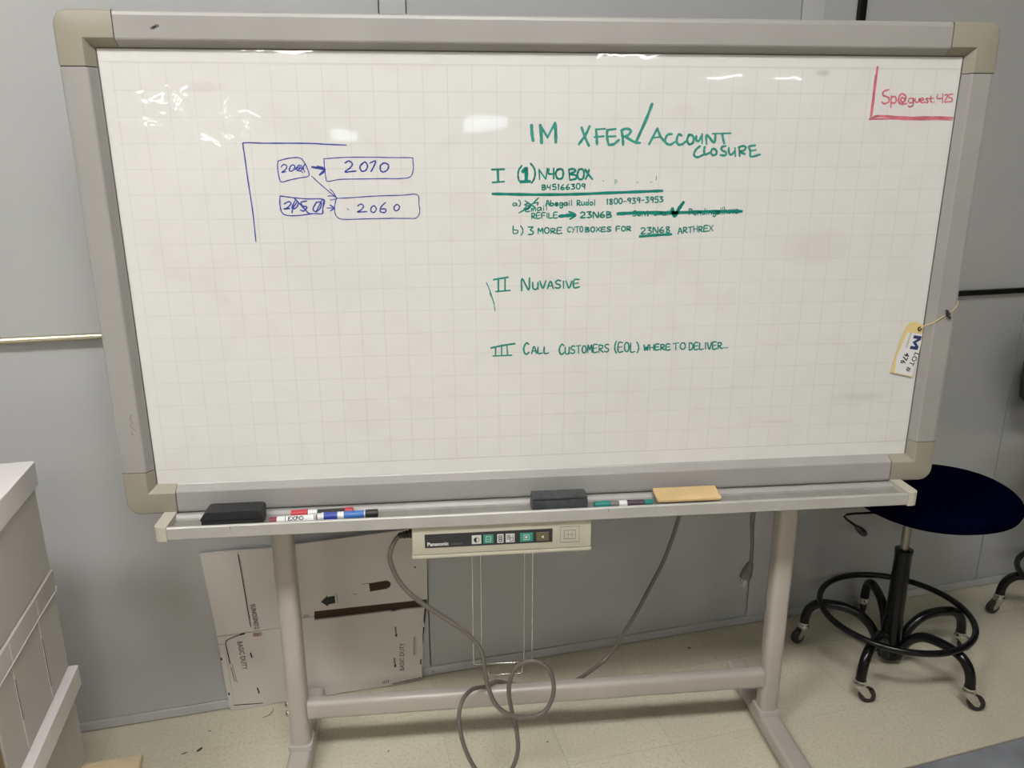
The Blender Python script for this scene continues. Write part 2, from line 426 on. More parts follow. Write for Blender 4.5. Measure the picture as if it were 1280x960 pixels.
# ================================================================ THE WHITEBOARD ON ITS STAND
wb_ = empty('whiteboard', (0, .085, 0), 'large electronic whiteboard on a taupe stand, covered with green notes and a blue diagram', 'whiteboard')
B = wb_
HW, ZT, ZB, OW, FW = .890, 1.770, .8606, .956, .066
new_obj('writing_surface', bx(-HW - .004, HW + .004, 0, .004, ZB - .004, ZT + .004), M['film'], B)
new_obj('back_cover', bx(-.93, .93, .0045, .045, .83, 1.81, bev=.008, seg=2), M['rail'], B, 40)
# rails: profile u (0 at the film .. .066 outside), y
PROF = [(0, .03), (0, 0), (.0035, -.003), (.0125, -.0185), (.0155, -.02), (.056, -.02), (.062, -.0185), (.0655, -.014), (.066, -.008), (.066, .03)]
def rail_h(z_in, sgn, x0, x1):
    return prism(bmesh.new(), [(y, z_in + sgn * u) for u, y in PROF], x0, x1, 'x')
def rail_v(x_in, sgn, z0, z1):
    bm = bmesh.new(); prism(bm, [(x_in + sgn * u, y) for u, y in PROF], z0, z1, 'z'); return bm
cx_, cz_ = .8465, .1015
new_obj('frame_rail', rail_h(ZT, 1, -cx_ + .001, cx_ - .001), M['rail'], B, 14)
new_obj('frame_rail', rail_h(ZB, -1, -cx_ + .001, cx_ - .001), M['rail'], B, 14)
new_obj('frame_rail', rail_v(-HW, -1, .8967, 1.7338), M['rail'], B, 14)
new_obj('frame_rail', rail_v(HW, 1, .8967, 1.7338), M['rail'], B, 14)
def corner(sx, sz):
    """L piece with a rounded outer corner"""
    Lx, Lz, wd, R = OW - cx_ - .0006, .1010, FW, .030
    bm = bmesh.new()
    def loop(ins, w_, y, yi):
        pts = [(R - (R - ins) * math.cos(a), R - (R - ins) * math.sin(a), y) for a in [math.radians(90 * k / 8) for k in range(9)]]
        pts += [(Lx, ins, y), (Lx, w_, yi), (w_, w_, yi), (w_, Lz, yi), (ins, Lz, y)]
        return pts
    lv = [loop(.0005, wd, .030, .030), loop(-.0008, wd, -.010, .0002), loop(.0006, wd - .0035, -.0165, -.003), loop(.004, wd - .0125, -.0205, -.0187), loop(.0055, wd - .0155, -.0212, -.0212)]
    zc = (1.8365 if sz > 0 else .794)
    V = [[bm.verts.new((sx * (OW - a), y, zc - sz * b)) for a, b, y in l] for l in lv]
    for A, Bq in zip(V, V[1:]):
        for k in range(len(A)): bm.faces.new((A[k], A[(k + 1) % len(A)], Bq[(k + 1) % len(A)], Bq[k]))
    bm.faces.new(V[0]); bm.faces.new(V[-1])
    o = new_obj('frame_corner', bm, M['corner'], B, 30)
    tag(o, 'beige plastic corner piece')
for sx in (-1, 1):
    for sz in (1, -1): corner(sx, sz)
# dark seams beside the corners (the gap shows the core of the rail)
bm = bmesh.new()
for sx in (-1, 1):
    box(bm, sx * cx_ - .0014, sx * cx_ + .0010, -.0180, .02, .797, .8452); box(bm, sx * cx_ - .0014, sx * cx_ + .0010, -.0180, .02, 1.7855, 1.833)
    a, b = sorted((sx * .9060, sx * .953))
    box(bm, a, b, -.0180, .02, .8945, .8972); box(bm, a, b, -.0180, .02, 1.7333, 1.7360)
tag(new_obj('frame_core', bm, M['gap'], B), kind='stuff')
for a, b, c, d in ((-.8912, -.8890, ZB, ZT), (.8890, .8912, ZB, ZT), (-.8888, .8888, ZT - .0010, ZT + .0012)):  # added dark strips: shade between film and rail, painted in
    new_obj('joint_shade', bx(a, b, -.0016, -.0001, c, d), M['joint_shade'], B)
# scuffs of ink on the rails
bm = bmesh.new(); random.seed(8)
for (sx_, sz_) in ((-.7700, 1.806), (-.7655, 1.808), (-.7740, 1.804)):
    box(bm, sx_ - .004, sx_ + .004, -.02025, -.0199, sz_ - .003, sz_ + .002)
tag(new_obj('scuff', bm, M['inkgrey'], B), kind='stuff')
bm = bmesh.new()
for k in range(16):
    z = .985 + k * .0030; xx = -.9175 + random.uniform(-.004, .004)
    box(bm, xx - .0012, xx + .0014, -.02025, -.0199, z, z + random.uniform(.001, .0022))
tag(new_obj('scribble', bm, M['inkgrey'], B), kind='stuff')

# tray
tprof = [(.02, .7935), (-.019, .7935), (-.024, .7955), (-.029, .7975), (-.034, .7965), (-.038, .790), (-.042, .7862), (-.088, .7858), (-.0905, .794), (-.092, .797), (-.0975, .7975), (-.100, .795), (-.100, .770), (-.098, .768), (.02, .768)]
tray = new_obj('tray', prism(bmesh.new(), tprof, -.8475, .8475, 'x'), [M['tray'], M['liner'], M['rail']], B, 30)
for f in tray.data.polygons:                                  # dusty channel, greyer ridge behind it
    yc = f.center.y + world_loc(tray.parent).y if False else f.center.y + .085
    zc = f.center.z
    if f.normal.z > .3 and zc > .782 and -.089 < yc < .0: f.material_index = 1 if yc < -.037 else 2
for s in (-1, 1):
    bm = bmesh.new()
    a, b = sorted((s * .848, s * .8755))
    pts = rrect(a, b, -.1015, .012, .012, 5)
    # only the outer front corner is rounded
    pts = [(a, .012), (b, .012)] + ([(b - s * 0 if s > 0 else b, -.1015)] if s < 0 else []) + []
    out = s * .8755; inn = s * .848
    pts = [(inn, .012), (out, .012)] + [(out - s * (.016 - .016 * math.cos(q)), -.0855 - .016 * math.sin(q)) for q in [math.radians(90 * k / 6) for k in range(7)]] + [(inn, -.1015)]
    prism(bm, pts, .7665, .7995, 'z')
    bmesh.ops.bevel(bm, geom=[e_ for e_ in bm.edges if e_.calc_face_angle(0) > 1.2 and abs(e_.verts[0].co.z - e_.verts[1].co.z) < 1e-5], offset=.0018, segments=2, affect='EDGES')
    o = new_obj('tray_end_cap', bm, M['cap'], tray, 40)
for x_ in (-.7135, .125): new_obj('scratch', bx(x_ - .0006, x_ + .0006, -.1003, -.0999, .788, .796), M['inkgrey'], tray)

# stand: two columns, two feet, a cross bar
for s in (-1, 1):
    xc = s * .645
    bm = bmesh.new(); prism(bm, rrect(xc - .026, xc + .026, .060, .112, .017, 5), .066, 1.70, 'z')
    col = new_obj('column', bm, M['stand'], B, 40)
    bm = bmesh.new(); prism(bm, rrect(xc - .031, xc + .031, .054, .118, .010, 4), .0605, .074, 'z')
    tag(new_obj('collar', bm, M['collar'], col, 40), 'pale plastic collar at the foot of the column')
    bm = bmesh.new(); prism(bm, rrect(xc - .030, xc + .030, .018, .060, .012, 4), -.36, .315, 'y')
    bmesh.ops.bevel(bm, geom=[e_ for e_ in bm.edges if abs(e_.verts[0].co.y - e_.verts[1].co.y) < 1e-5], offset=.004, segments=2, affect='EDGES')
    ft = new_obj('foot', bm, M['stand'], B, 40)
    for yy in (-.33, .285):
        new_obj('glide', lathe(bmesh.new(), [(.016, 0), (.018, .004), (.018, .012), (.008, .0185)], Matrix.Translation((xc, yy, 0)), 14), M['blackp'], ft, 40)
bm = bmesh.new(); pts = rrect(.062, .098, .146, .201, .013, 5); prism(bm, pts, -.6195, .6195, 'x')
new_obj('cross_bar', bm, M['stand'], B, 40)
for zz in (.158, .186):
    new_obj('bolt', lathe(bmesh.new(), [(.0085, 0), (.0085, .005), (.006, .009), (.002, .010)], Matrix.Translation((-.6705, .085, zz)) @ Matrix.Rotation(-math.pi / 2, 4, 'Y'), 12), M['chrome'], B, 40)

# control unit under the tray
bm = bx(-.3225, .0885, -.090, .035, .696, .7675, bev=.003, seg=2)
bm2 = bmesh.new()
cu = new_obj('control_unit', bm, M['unit'], B, 40); tag(cu, 'cream control box with a dark strip of keys')
new_obj('lower_shell', bx(-.3240, .0900, -.0895, .035, .6855, .6953, bev=.003, seg=2), M['unit'], cu, 40)
FY = -.0901
new_obj('key_panel', bx(-.2942, -.0020, FY - .0010, FY + .001, .7138, .7475), M['panel'], cu)
keys = [(-.1876, -.1660, 'btn_w'), (-.1612, -.1382, 'btn_g'), (-.1296, -.1151, 'btn_w'), (-.1102, -.0897, 'btn_w'), (-.0773, -.0474, 'btn_g'), (-.0398, -.0108, 'btn_o')]
for a, b, mm in keys:
    o = new_obj('key', bx(a, b, FY - .0022, FY - .0008, .7185, .7402, bev=.0005), M[mm], cu)
    tag(o, {'btn_w': 'white key', 'btn_g': 'green key', 'btn_o': 'olive key'}[mm])
bm = bmesh.new(); yk0, yk1 = FY - .0026, FY - .0021
def disc_half(bm, cx, cz, r, a0, a1, full=False):
    pts = [(cx + r * math.cos(math.radians(a0 + (a1 - a0) * k / 12)), cz + r * math.sin(math.radians(a0 + (a1 - a0) * k / 12))) for k in range(13)]
    prism(bm, pts, yk0, yk1)
def frame_(bm, a, b, c, d, w_):
    box(bm, a, b, yk0, yk1, c, c + w_); box(bm, a, b, yk0, yk1, d - w_, d); box(bm, a, a + w_, yk0, yk1, c, d); box(bm, b - w_, b, yk0, yk1, c, d)
tube(bm, [(-.1768 + .006 * math.cos(q), FY - .0023, .7290 + .006 * math.sin(q)) for q in [2 * math.pi * k / 20 for k in range(20)]], .0006, 5, closed=True)
disc_half(bm, -.1768, .7290, .0058, 90, 270)
frame_(bm, -.1265, -.1182, .7215, .7375, .0016); box(bm, -.1245, -.1202, yk0, yk1, .726, .7285); box(bm, -.1245, -.1202, yk0, yk1, .731, .7332)
frame_(bm, -.1075, -.0995, .7265, .7370, .0012); frame_(bm, -.1005, -.0925, .7215, .7310, .0012); box(bm, -.1050, -.1020, yk0, yk1, .7305, .7335); tube(bm, [(-.095, FY - .0023, .7365), (-.0925, FY - .0023, .733)], .0007, 5)
tag(new_obj('key_symbol', bm, M['ink'], cu), kind='stuff')
bm = bmesh.new()
frame_(bm, -.1555, -.1440, .7225, .7365, .0010); box(bm, -.1525, -.1470, yk0, yk1, .7285, .7295)
frame_(bm, -.0690, -.0555, .7225, .7360, .0012); box(bm, -.0655, -.0600, yk0, yk1, .7265, .7325)
prism(bm, [(-.0285, .7285), (-.0225, .7325), (-.0225, .7245)], yk0, yk1)
tag(new_obj('key_symbol', bm, M['btn_w'], cu), kind='stuff')
letters('maker_name', 'Panasonic', .0125, (-.2890, FY - .0013, .7190), (1, 0, 0), (0, 0, 1), M['white'], cu, bold=.0003, sx=.98)
letters('model_mark', 'KX-B530', .0062, (-.2330, FY - .0013, .7192), (1, 0, 0), (0, 0, 1), M['inkgrey'], cu)
bm = bmesh.new(); yk0, yk1 = FY - .0004, FY + .0005
frame_(bm, .0250, .0520, .7185, .7415, .0009); frame_(bm, .0160, .0610, .7105, .7505, .0007)
for q in (.0340, .0430): box(bm, q, q + .0006, yk0, yk1, .7215, .7385)
box(bm, .0285, .0485, yk0, yk1, .7295, .7302)
tag(new_obj('emblem_outline', bm, M['inkgrey'], cu), kind='stuff')
new_obj('cable_boot', lathe(bmesh.new(), [(.0105, 0), (.0105, .006), (.008, .007), (.0095, .012), (.0075, .014), (.009, .019), (.0068, .022), (.0075, .027), (.0055, .032)], Matrix.Translation((-.3235, -.055, .7345)) @ Matrix.Rotation(-math.pi / 2 - .15, 4, 'Y'), 14), M['blackp'], cu, 50)
# wire paper holder hanging from the control unit
wh = new_obj('wire_paper_holder', tube(bmesh.new(), [(-.1865, -.05, .690), (-.1870, -.05, .3740), (-.1840, -.05, .3700), (-.0480, -.05, .3660), (-.0430, -.05, .3700), (-.0425, -.05, .690)], .0017, 8), M['chrome'], B, 50)
new_obj('inner_wire', tube(bmesh.new(), [(-.1660, -.045, .690), (-.1665, -.045, .395), (-.1500, -.060, .3425), (-.0690, -.060, .3440), (-.0620, -.045, .395), (-.0615, -.045, .690)], .0015, 8), M['chrome'], wh, 50)
tube_ = new_obj('short_pin', tube(bmesh.new(), [(.030, -.05, .6895), (.030, -.05, .672)], .0013, 8), M['chrome'], cu, 50)

# handwriting: ribbons of ink lying on the film
WRITING={"blue":[[2.3,-6237,13970,-6245,14577,-6281,15219,-6301,15675,-6311,15893,-6274,15947,-5896,15939,-5420,15939,-4942,15933,-4622,15914,-4252,15901],[2.0,-5648,15591,-5444,15642,-5243,15657,-5147,15602,-5067,15431,-5058,15292,-5254,15253,-5439,15215,-5603,15176,-5647,15236,-5668,15454,-5648,15591],[2.2,-5598,15473,-5534,15524,-5477,15484,-5523,15414,-5595,15366,-5506,15382],[2.2,-5441,15433,-5375,15512,-5317,15484,-5363,15405,-5433,15393,-5420,15453],[2.2,-5322,15413,-5234,15511,-5219,15452,-5284,15393],[2.2,-5194,15511,-5124,15372],[2.2,-5112,15530,-5215,15392,-5299,15452,-5139,15444],[2.2,-5192,15380,-5169,15360],[4.0,-4976,15471,-4856,15450,-4736,15426],[4.0,-4862,15482,-4716,15422,-4833,15311],[1.8,-4722,15628,-4724,15490,-4708,15251,-4672,15182,-4425,15221,-4016,15227,-3522,15232,-3192,15231,-2983,15262,-2912,15402,-2912,15603,-2935,15647,-3256,15651,-3828,15661,-4316,15658,-4560,15643,-4730,15632],[2.8,-4303,15547,-4219,15587,-4153,15527,-4207,15448,-4314,15369,-4088,15387],[2.8,-3979,15507,-3894,15566,-3846,15486,-3891,15399,-3974,15387,-4002,15467,-3957,15534],[2.8,-3793,15546,-3677,15585,-3715,15486,-3782,15374],[2.8,-3592,15485,-3507,15545,-3419,15505,-3439,15413,-3536,15365,-3587,15413,-3583,15505],[1.8,-4997,15292,-4876,15171,-4723,15030,-4518,14847],[1.8,-4641,15029,-4584,14968,-4518,14847],[1.8,-4700,14888,-4590,14888,-4507,14838,-4648,14807],[2.2,-5667,14896,-5507,14874,-5347,14853,-5104,14831,-4779,14816,-4815,14645,-4831,14531,-5004,14533,-5293,14499,-5538,14497,-5655,14563,-5683,14714,-5668,14888],[2.6,-5600,14734,-5494,14781,-5458,14732,-5546,14652,-5616,14632,-5485,14643],[2.6,-5333,14764,-5424,14651,-5452,14549],[2.6,-5372,14792,-5444,14651,-5363,14650,-5294,14751],[2.6,-5128,14790,-5252,14763,-5217,14690,-5137,14669,-5204,14588,-5276,14609],[2.6,-5387,14853,-5256,14710,-5117,14546,-5045,14533],[2.6,-4947,14748,-5017,14627,-4960,14573,-4864,14646,-4844,14760,-4946,14761],[2.6,-4820,14808,-4960,14565],[2.6,-4787,14808,-4831,14531],[2.4,-4729,14645,-4585,14643],[2.4,-4663,14705,-4585,14643,-4663,14583],[1.8,-4523,14847,-4566,14684,-4571,14541,-4516,14446,-4394,14408,-3979,14412,-3478,14419,-3059,14415,-2890,14421,-2811,14524,-2817,14710,-2847,14903,-3165,14893,-3705,14881,-4202,14852,-4515,14838],[2.4,-4096,14680,-4024,14720,-3973,14671,-4031,14598,-4112,14557,-3908,14564],[2.4,-3821,14637,-3756,14685,-3710,14615,-3764,14546,-3824,14575,-3817,14645],[2.4,-3512,14749,-3612,14655,-3630,14561,-3535,14544,-3519,14613,-3615,14614],[2.4,-3342,14653,-3277,14706,-3225,14652,-3270,14582,-3336,14591,-3341,14665],[2.4,-4306,14621,-4295,14608]],
"title_im":[[6.2,-431,16295,-420,16127,-396,15982],[6.2,-247,16296,-225,16102,-216,15932],[6.2,-247,16288,-92,16052],[6.2,-92,16052,63,16338],[6.2,63,16338,81,16127,84,15947]],
"title":[[5.0,626,16252,705,16052,795,15876],[5.0,800,16277,717,16102,574,15906],[5.0,935,16215,956,16052,965,15906],[5.0,928,16207,1128,16222],[5.0,905,16052,1105,16072],[5.0,1176,16202,1176,16052,1218,15895],[5.0,1176,16197,1355,16217],[5.0,1181,16064,1360,16072],[5.0,1213,15895,1326,15913,1436,16001],[5.0,1482,16197,1516,16026,1529,15895],[5.0,1472,16190,1583,16223,1679,16190,1642,16102,1509,16052],[5.0,1563,16064,1783,15950,1892,15938],[6.0,2118,16721,2011,16428,1802,15945],[4.6,2089,15904,2164,16051,2258,16233],[4.6,2258,16223,2325,16077,2427,15962],[4.6,2151,16039,2326,16056],[4.6,2582,16115,2487,16102,2438,16013,2455,15937,2553,15899,2659,15962],[4.6,2794,16082,2732,16112,2693,16038,2698,15944,2739,15898,2821,15911,2883,15962],[4.6,2951,16102,2917,16000,2963,15911,3044,15936,3060,16038,3006,16097,2946,16097],[4.6,3112,16076,3123,15987,3179,15980,3227,16076],[4.6,3238,16115,3251,15923],[4.6,3349,15910,3341,16102,3513,15936,3533,16115],[4.6,3472,16122,3863,16132],[4.6,3678,16127,3705,16025,3741,15918],[4.4,3213,15872,3122,15796,3087,15693,3160,15641,3308,15697],[4.4,3311,15859,3303,15769,3336,15697,3444,15738],[4.4,3480,15808,3458,15731,3517,15679,3584,15717,3565,15790,3499,15821],[4.4,3780,15871,3685,15846,3704,15782,3790,15743,3781,15678,3669,15686],[4.4,3847,15833,3861,15730,3919,15691,3983,15768],[4.4,3986,15833,4006,15659],[4.4,4074,15845,4103,15664],[4.4,4061,15840,4156,15871,4228,15840,4191,15781,4095,15755,4220,15703],[4.4,4434,15883,4296,15858,4332,15767,4356,15651,4562,15694],[4.4,4318,15767,4456,15788]],
"item_one":[[4.6,-1269,15404,-1007,15410],[4.6,-1138,15404,-1135,15151],[4.6,-1255,15141,-1009,15158],[6.5,-1143,15388,-1135,15163],[3.6,-633,15482,-697,15391,-714,15276,-690,15165],[3.6,-451,15527,-374,15435,-350,15320,-373,15205,-426,15124],[7.0,-614,15356,-542,15424,-537,15298,-541,15155],[7.0,-657,15151,-462,15159],[4.0,-266,15400,-253,15200],[4.0,-261,15393,-132,15215],[4.0,-91,15422,-120,15208],[4.0,-57,15411,-66,15319,36,15307],[4.0,46,15422,49,15214],[4.0,131,15399,89,15318,134,15214,230,15225,253,15340,216,15405,126,15399],[4.0,373,15397,396,15189],[4.0,368,15398,469,15409,514,15362,399,15305,520,15281,534,15212,401,15182],[4.0,591,15397,557,15293,595,15200,680,15211,701,15338,663,15403,586,15397],[4.0,724,15403,800,15292,888,15194],[4.0,809,15396,783,15292,736,15199],[2.6,-199,15084,-198,14980],[2.6,-199,15084,-141,15077,-136,15054,-199,15034,-127,15023,-127,14993,-198,14980],[2.6,-83,15085,-87,15032,-20,15034],[2.6,-20,15086,-24,14981],[2.6,100,15096,38,15092,34,15049,88,15047,102,15014,75,14987,26,14991],[2.6,146,15076,156,15093,156,14978],[2.6,262,15088,218,15045,208,15002,241,14982,277,14998,267,15027,214,15018],[2.6,374,15094,330,15050,320,15007,354,14986,389,15003,380,15032,326,15023],[2.6,428,15091,500,15092,460,15053,506,15030,493,14998,430,14992],[2.6,574,15110,592,15109,609,15096,619,15074,622,15047,617,15022,604,15003,587,14994,568,14998,553,15013,543,15036,542,15063,549,15087,563,15104,581,15111],[2.6,725,15088,689,15104,658,15075,686,15047,726,15065,725,15093,719,14990],[5.4,-1261,14908,-843,14895,-156,14883,537,14887,1234,14908,1937,14930,2432,14945],[1.8,1113,15162,1130,15154],[1.8,1382,15186,1385,15094],[1.8,1417,15177,1420,15111],[1.8,1857,15133,1884,15125],[1.8,2157,15123,2192,15131],[1.8,2283,15256,2278,15173],[2.4,-746,14709,-801,14711,-826,14683,-801,14656,-751,14679,-746,14709,-736,14653],[2.4,-701,14778,-669,14734,-666,14682,-696,14641],[2.4,-459,14658,-542,14648,-547,14531,-453,14543],[2.4,-544,14592,-473,14601],[2.4,-424,14537,-419,14597,-394,14593,-384,14539],[2.4,-384,14583,-360,14604,-340,14585,-335,14541],[2.4,-221,14616,-276,14613,-300,14576,-275,14548,-226,14580,-221,14616,-211,14552],[2.4,-162,14617,-162,14555],[2.4,-162,14650,-160,14645],[2.4,-98,14669,-97,14559],[2.8,-565,14760,-443,14681,-334,14610],[2.8,-269,14821,-395,14704,-564,14576,-698,14507],[2.8,-577,14671,-492,14705,-443,14646,-516,14576,-589,14600],[2.8,-395,14704,-286,14715,-297,14668],[2.8,-115,14650,-77,14766,-36,14649],[2.8,-100,14694,-49,14694],[2.8,-10,14762,-9,14654,42,14659,49,14696,-6,14702],[2.8,89,14680,148,14687,128,14714,93,14699,93,14660,121,14648,156,14662],[2.8,246,14706,202,14712,187,14677,211,14654,246,14683],[2.8,248,14712,251,14624,212,14601,188,14625],[2.8,344,14712,301,14712,282,14679,302,14651,341,14679,344,14712,353,14651],[2.8,391,14710,393,14650],[2.8,391,14743,393,14738],[2.8,442,14763,444,14654],[2.6,564,14759,566,14645],[2.6,561,14753,612,14754,624,14729,606,14703,565,14700,637,14647],[2.6,661,14725,666,14669,692,14657,718,14683],[2.6,719,14726,726,14658],[2.6,810,14706,769,14717,755,14680,778,14656,811,14681],[2.6,812,14779,815,14657],[2.6,876,14723,894,14717,905,14700,906,14680,895,14663,878,14656,860,14662,849,14679,849,14699,859,14716,876,14723],[2.6,946,14767,949,14651],[2.6,1216,14762,1226,14778,1227,14670],[2.6,1332,14767,1298,14779,1278,14755,1334,14704,1318,14670,1281,14686,1300,14725,1332,14767],[2.6,1403,14792,1420,14791,1435,14778,1445,14757,1448,14730,1444,14705,1432,14686,1417,14677,1400,14680,1385,14695,1376,14718,1374,14745,1380,14769,1393,14786,1409,14793],[2.6,1506,14793,1523,14792,1538,14780,1549,14758,1552,14733,1547,14708,1536,14689,1520,14681,1503,14684,1488,14698,1479,14721,1478,14747,1484,14771,1496,14788,1513,14794],[2.6,1581,14724,1640,14729],[2.6,1733,14783,1699,14798,1671,14770,1697,14744,1734,14761,1733,14788,1728,14690],[2.6,1770,14793,1836,14795,1800,14751,1843,14726,1832,14691,1774,14683],[2.6,1940,14789,1906,14805,1878,14776,1905,14749,1941,14767,1940,14795,1936,14695],[2.6,1979,14748,2038,14753],[2.6,2064,14812,2131,14814,2095,14770,2138,14744,2127,14709,2069,14701],[2.6,2236,14799,2201,14816,2174,14785,2200,14756,2237,14775,2235,14805,2232,14697],[2.6,2343,14823,2285,14818,2283,14770,2333,14768,2348,14732,2324,14701,2278,14706],[2.6,2377,14816,2444,14819,2408,14777,2451,14753,2440,14719,2382,14712],[2.6,-419,14497,-418,14381],[2.6,-423,14491,-363,14492,-350,14465,-371,14439,-419,14436,-337,14382],[2.6,-235,14508,-308,14502,-311,14388,-230,14395],[2.6,-309,14448,-247,14453],[2.6,-127,14505,-200,14499,-201,14387],[2.6,-202,14445,-140,14451],[2.6,-87,14500,-86,14392],[2.6,-46,14497,-45,14394,33,14397],[2.6,139,14513,66,14507,63,14393,145,14399],[2.6,65,14452,127,14458],[6.5,181,14427,316,14438,488,14448],[4,388,14520,537,14452,416,14365],[3.0,644,14486,681,14510,733,14493,728,14456,643,14389,752,14394],[3.0,784,14512,876,14512,826,14466,884,14438,868,14401,787,14394],[3.0,928,14385,928,14512,1030,14386,1035,14513],[3.0,1147,14516,1091,14467,1079,14418,1122,14393,1168,14412,1155,14445,1086,14436],[3.0,1217,14513,1221,14385],[3.0,1217,14513,1292,14503,1299,14475,1219,14452,1312,14437,1313,14401,1221,14385],[6.5,1460,14467,1870,14483,2296,14483,2750,14479,3255,14489,3764,14494,4250,14494],[2.4,1870,14519,1834,14527,1804,14504,1820,14477,1861,14461,1866,14430,1834,14416,1798,14426],[2.4,1906,14450,1966,14459,1944,14485,1909,14470,1910,14430,1939,14419,1975,14434],[2.4,2005,14475,2010,14413],[2.4,2008,14458,2037,14479,2066,14459,2073,14414],[2.4,2121,14529,2126,14423,2145,14429],[2.4,2103,14491,2145,14494],[2.4,2269,14458,2329,14468,2307,14497,2272,14480,2274,14436,2303,14424,2338,14440],[2.4,2367,14426,2368,14492,2389,14486,2400,14427],[2.4,2397,14475,2416,14496,2434,14475,2440,14428],[2.4,2531,14486,2486,14485,2468,14450,2489,14421,2528,14451,2531,14486,2542,14422],[2.4,2579,14485,2583,14420],[2.4,2577,14520,2579,14515],[2.4,2629,14547,2635,14430],[2.4,3052,14559,3060,14429],[2.4,3048,14552,3102,14553,3116,14523,3098,14495,3056,14492],[2.4,3158,14466,3215,14476,3194,14508,3160,14490,3163,14441,3191,14428,3225,14445],[2.4,3252,14493,3259,14421],[2.4,3255,14473,3283,14497,3311,14474,3319,14421],[2.4,3407,14484,3364,14496,3351,14458,3376,14433,3409,14458],[2.4,3406,14560,3415,14433],[2.4,3452,14500,3457,14431],[2.4,3450,14538,3452,14531],[2.4,3494,14507,3501,14431],[2.4,3497,14486,3525,14511,3554,14487,3562,14432],[2.4,3650,14496,3607,14501,3594,14464,3619,14440,3652,14471],[2.4,3652,14502,3660,14409,3623,14384,3598,14409],[2.4,3731,14513,3694,14511,3680,14467,3700,14431,3731,14469,3731,14513,3744,14433],[2.4,3767,14575,3778,14434],[2.4,3811,14584,3822,14438],[2.4,3848,14589,3861,14441],[2.4,3856,14500,3880,14528,3906,14503,3914,14444],[2.4,3965,14527,3982,14520,3993,14502,3995,14478,3987,14459,3971,14451,3955,14457,3943,14476,3941,14499,3950,14519,3965,14527],[2.4,4022,14541,4031,14473,4056,14459,4077,14491],[2.4,4075,14543,4087,14461],[2.4,4160,14533,4129,14536,4117,14510,4156,14488,4155,14457,4115,14452],[7.0,2674,14571,2729,14402,2809,14546,2918,14701],[2.6,-819,14238,-819,14082,-733,14080,-719,14133,-812,14151],[2.6,-660,14235,-617,14168,-613,14090,-653,14032],[2.8,-496,14205,-388,14203,-449,14143,-381,14104,-401,14054,-495,14047],[2.6,-279,14060,-271,14181,-226,14103,-184,14182,-170,14061],[2.6,-97,14191,-74,14189,-54,14175,-41,14152,-37,14124,-45,14097,-61,14076,-82,14067,-105,14071,-124,14087,-135,14112,-137,14140,-128,14167,-110,14185,-88,14192],[2.6,1,14171,3,14060],[2.6,-4,14166,74,14166,91,14141,63,14116,2,14113,109,14061],[2.6,241,14188,146,14181,142,14061,248,14068],[2.6,145,14124,225,14130],[2.4,432,14182,407,14199,379,14172,369,14133,388,14094,413,14088,437,14104],[2.4,454,14197,490,14140],[2.4,525,14196,477,14073],[2.4,543,14200,614,14203],[2.4,578,14203,581,14082],[2.4,662,14205,677,14203,690,14190,698,14169,701,14143,697,14118,687,14100,673,14092,658,14096,646,14111,638,14134,637,14160,642,14183,653,14200,667,14205],[2.8,758,14185,760,14085],[2.8,758,14185,820,14178,825,14156,759,14137,835,14126,836,14098,760,14085],[2.8,912,14191,932,14190,949,14179,960,14159,964,14135,958,14112,944,14095,926,14087,907,14090,890,14104,880,14124,879,14149,886,14171,901,14186,919,14192],[2.8,996,14187,1084,14096],[2.8,1082,14189,996,14094],[2.8,1201,14185,1120,14179,1118,14089,1209,14096],[2.8,1119,14136,1188,14142],[2.8,1321,14182,1277,14188,1242,14169,1260,14145,1308,14132,1314,14106,1276,14093,1232,14102],[2.8,1523,14199,1441,14194,1443,14094],[2.8,1441,14146,1511,14151],[2.8,1593,14196,1613,14195,1631,14184,1642,14165,1646,14142,1640,14120,1627,14104,1608,14096,1588,14099,1571,14112,1561,14132,1559,14155,1567,14176,1581,14191,1601,14197],[2.8,1678,14194,1682,14097],[2.8,1673,14189,1741,14190,1756,14168,1733,14146,1680,14144,1774,14099],[2.6,1995,14136,2029,14162,2080,14144,2076,14105,1996,14033,2101,14039],[2.6,2129,14163,2218,14165,2170,14113,2228,14083,2213,14042,2135,14033],[2.6,2271,14042,2268,14174,2369,14044,2371,14177],[2.6,2480,14177,2426,14126,2416,14076,2458,14052,2502,14072,2489,14105,2422,14095],[2.6,2631,14165,2586,14180,2559,14150,2635,14089,2615,14049,2564,14067,2589,14114,2631,14165],[5.2,1968,13974,2320,13999,2680,14014],[2.8,2832,14020,2871,14150,2925,14027],[2.8,2848,14070,2908,14074],[2.8,2945,14161,2953,14038],[2.8,2941,14154,3006,14159,3022,14132,3000,14103,2949,14097,3041,14044],[2.8,3058,14160,3151,14170],[2.8,3104,14167,3112,14041],[2.8,3178,14187,3186,14056],[2.8,3262,14193,3271,14062],[2.8,3182,14122,3266,14128],[2.8,3296,14172,3304,14054],[2.8,3292,14166,3358,14171,3373,14145,3352,14117,3300,14111,3393,14060],[2.8,3497,14195,3418,14185,3421,14066,3510,14078],[2.8,3420,14128,3487,14138],[2.8,3530,14193,3623,14077],[2.8,3614,14199,3536,14071]],
"item_two_numeral":[[4.4,-1253,13083,-937,13130],[4.4,-1148,13081,-1150,12844],[4.4,-1003,13114,-1004,12850],[4.4,-1203,12818,-894,12839]],
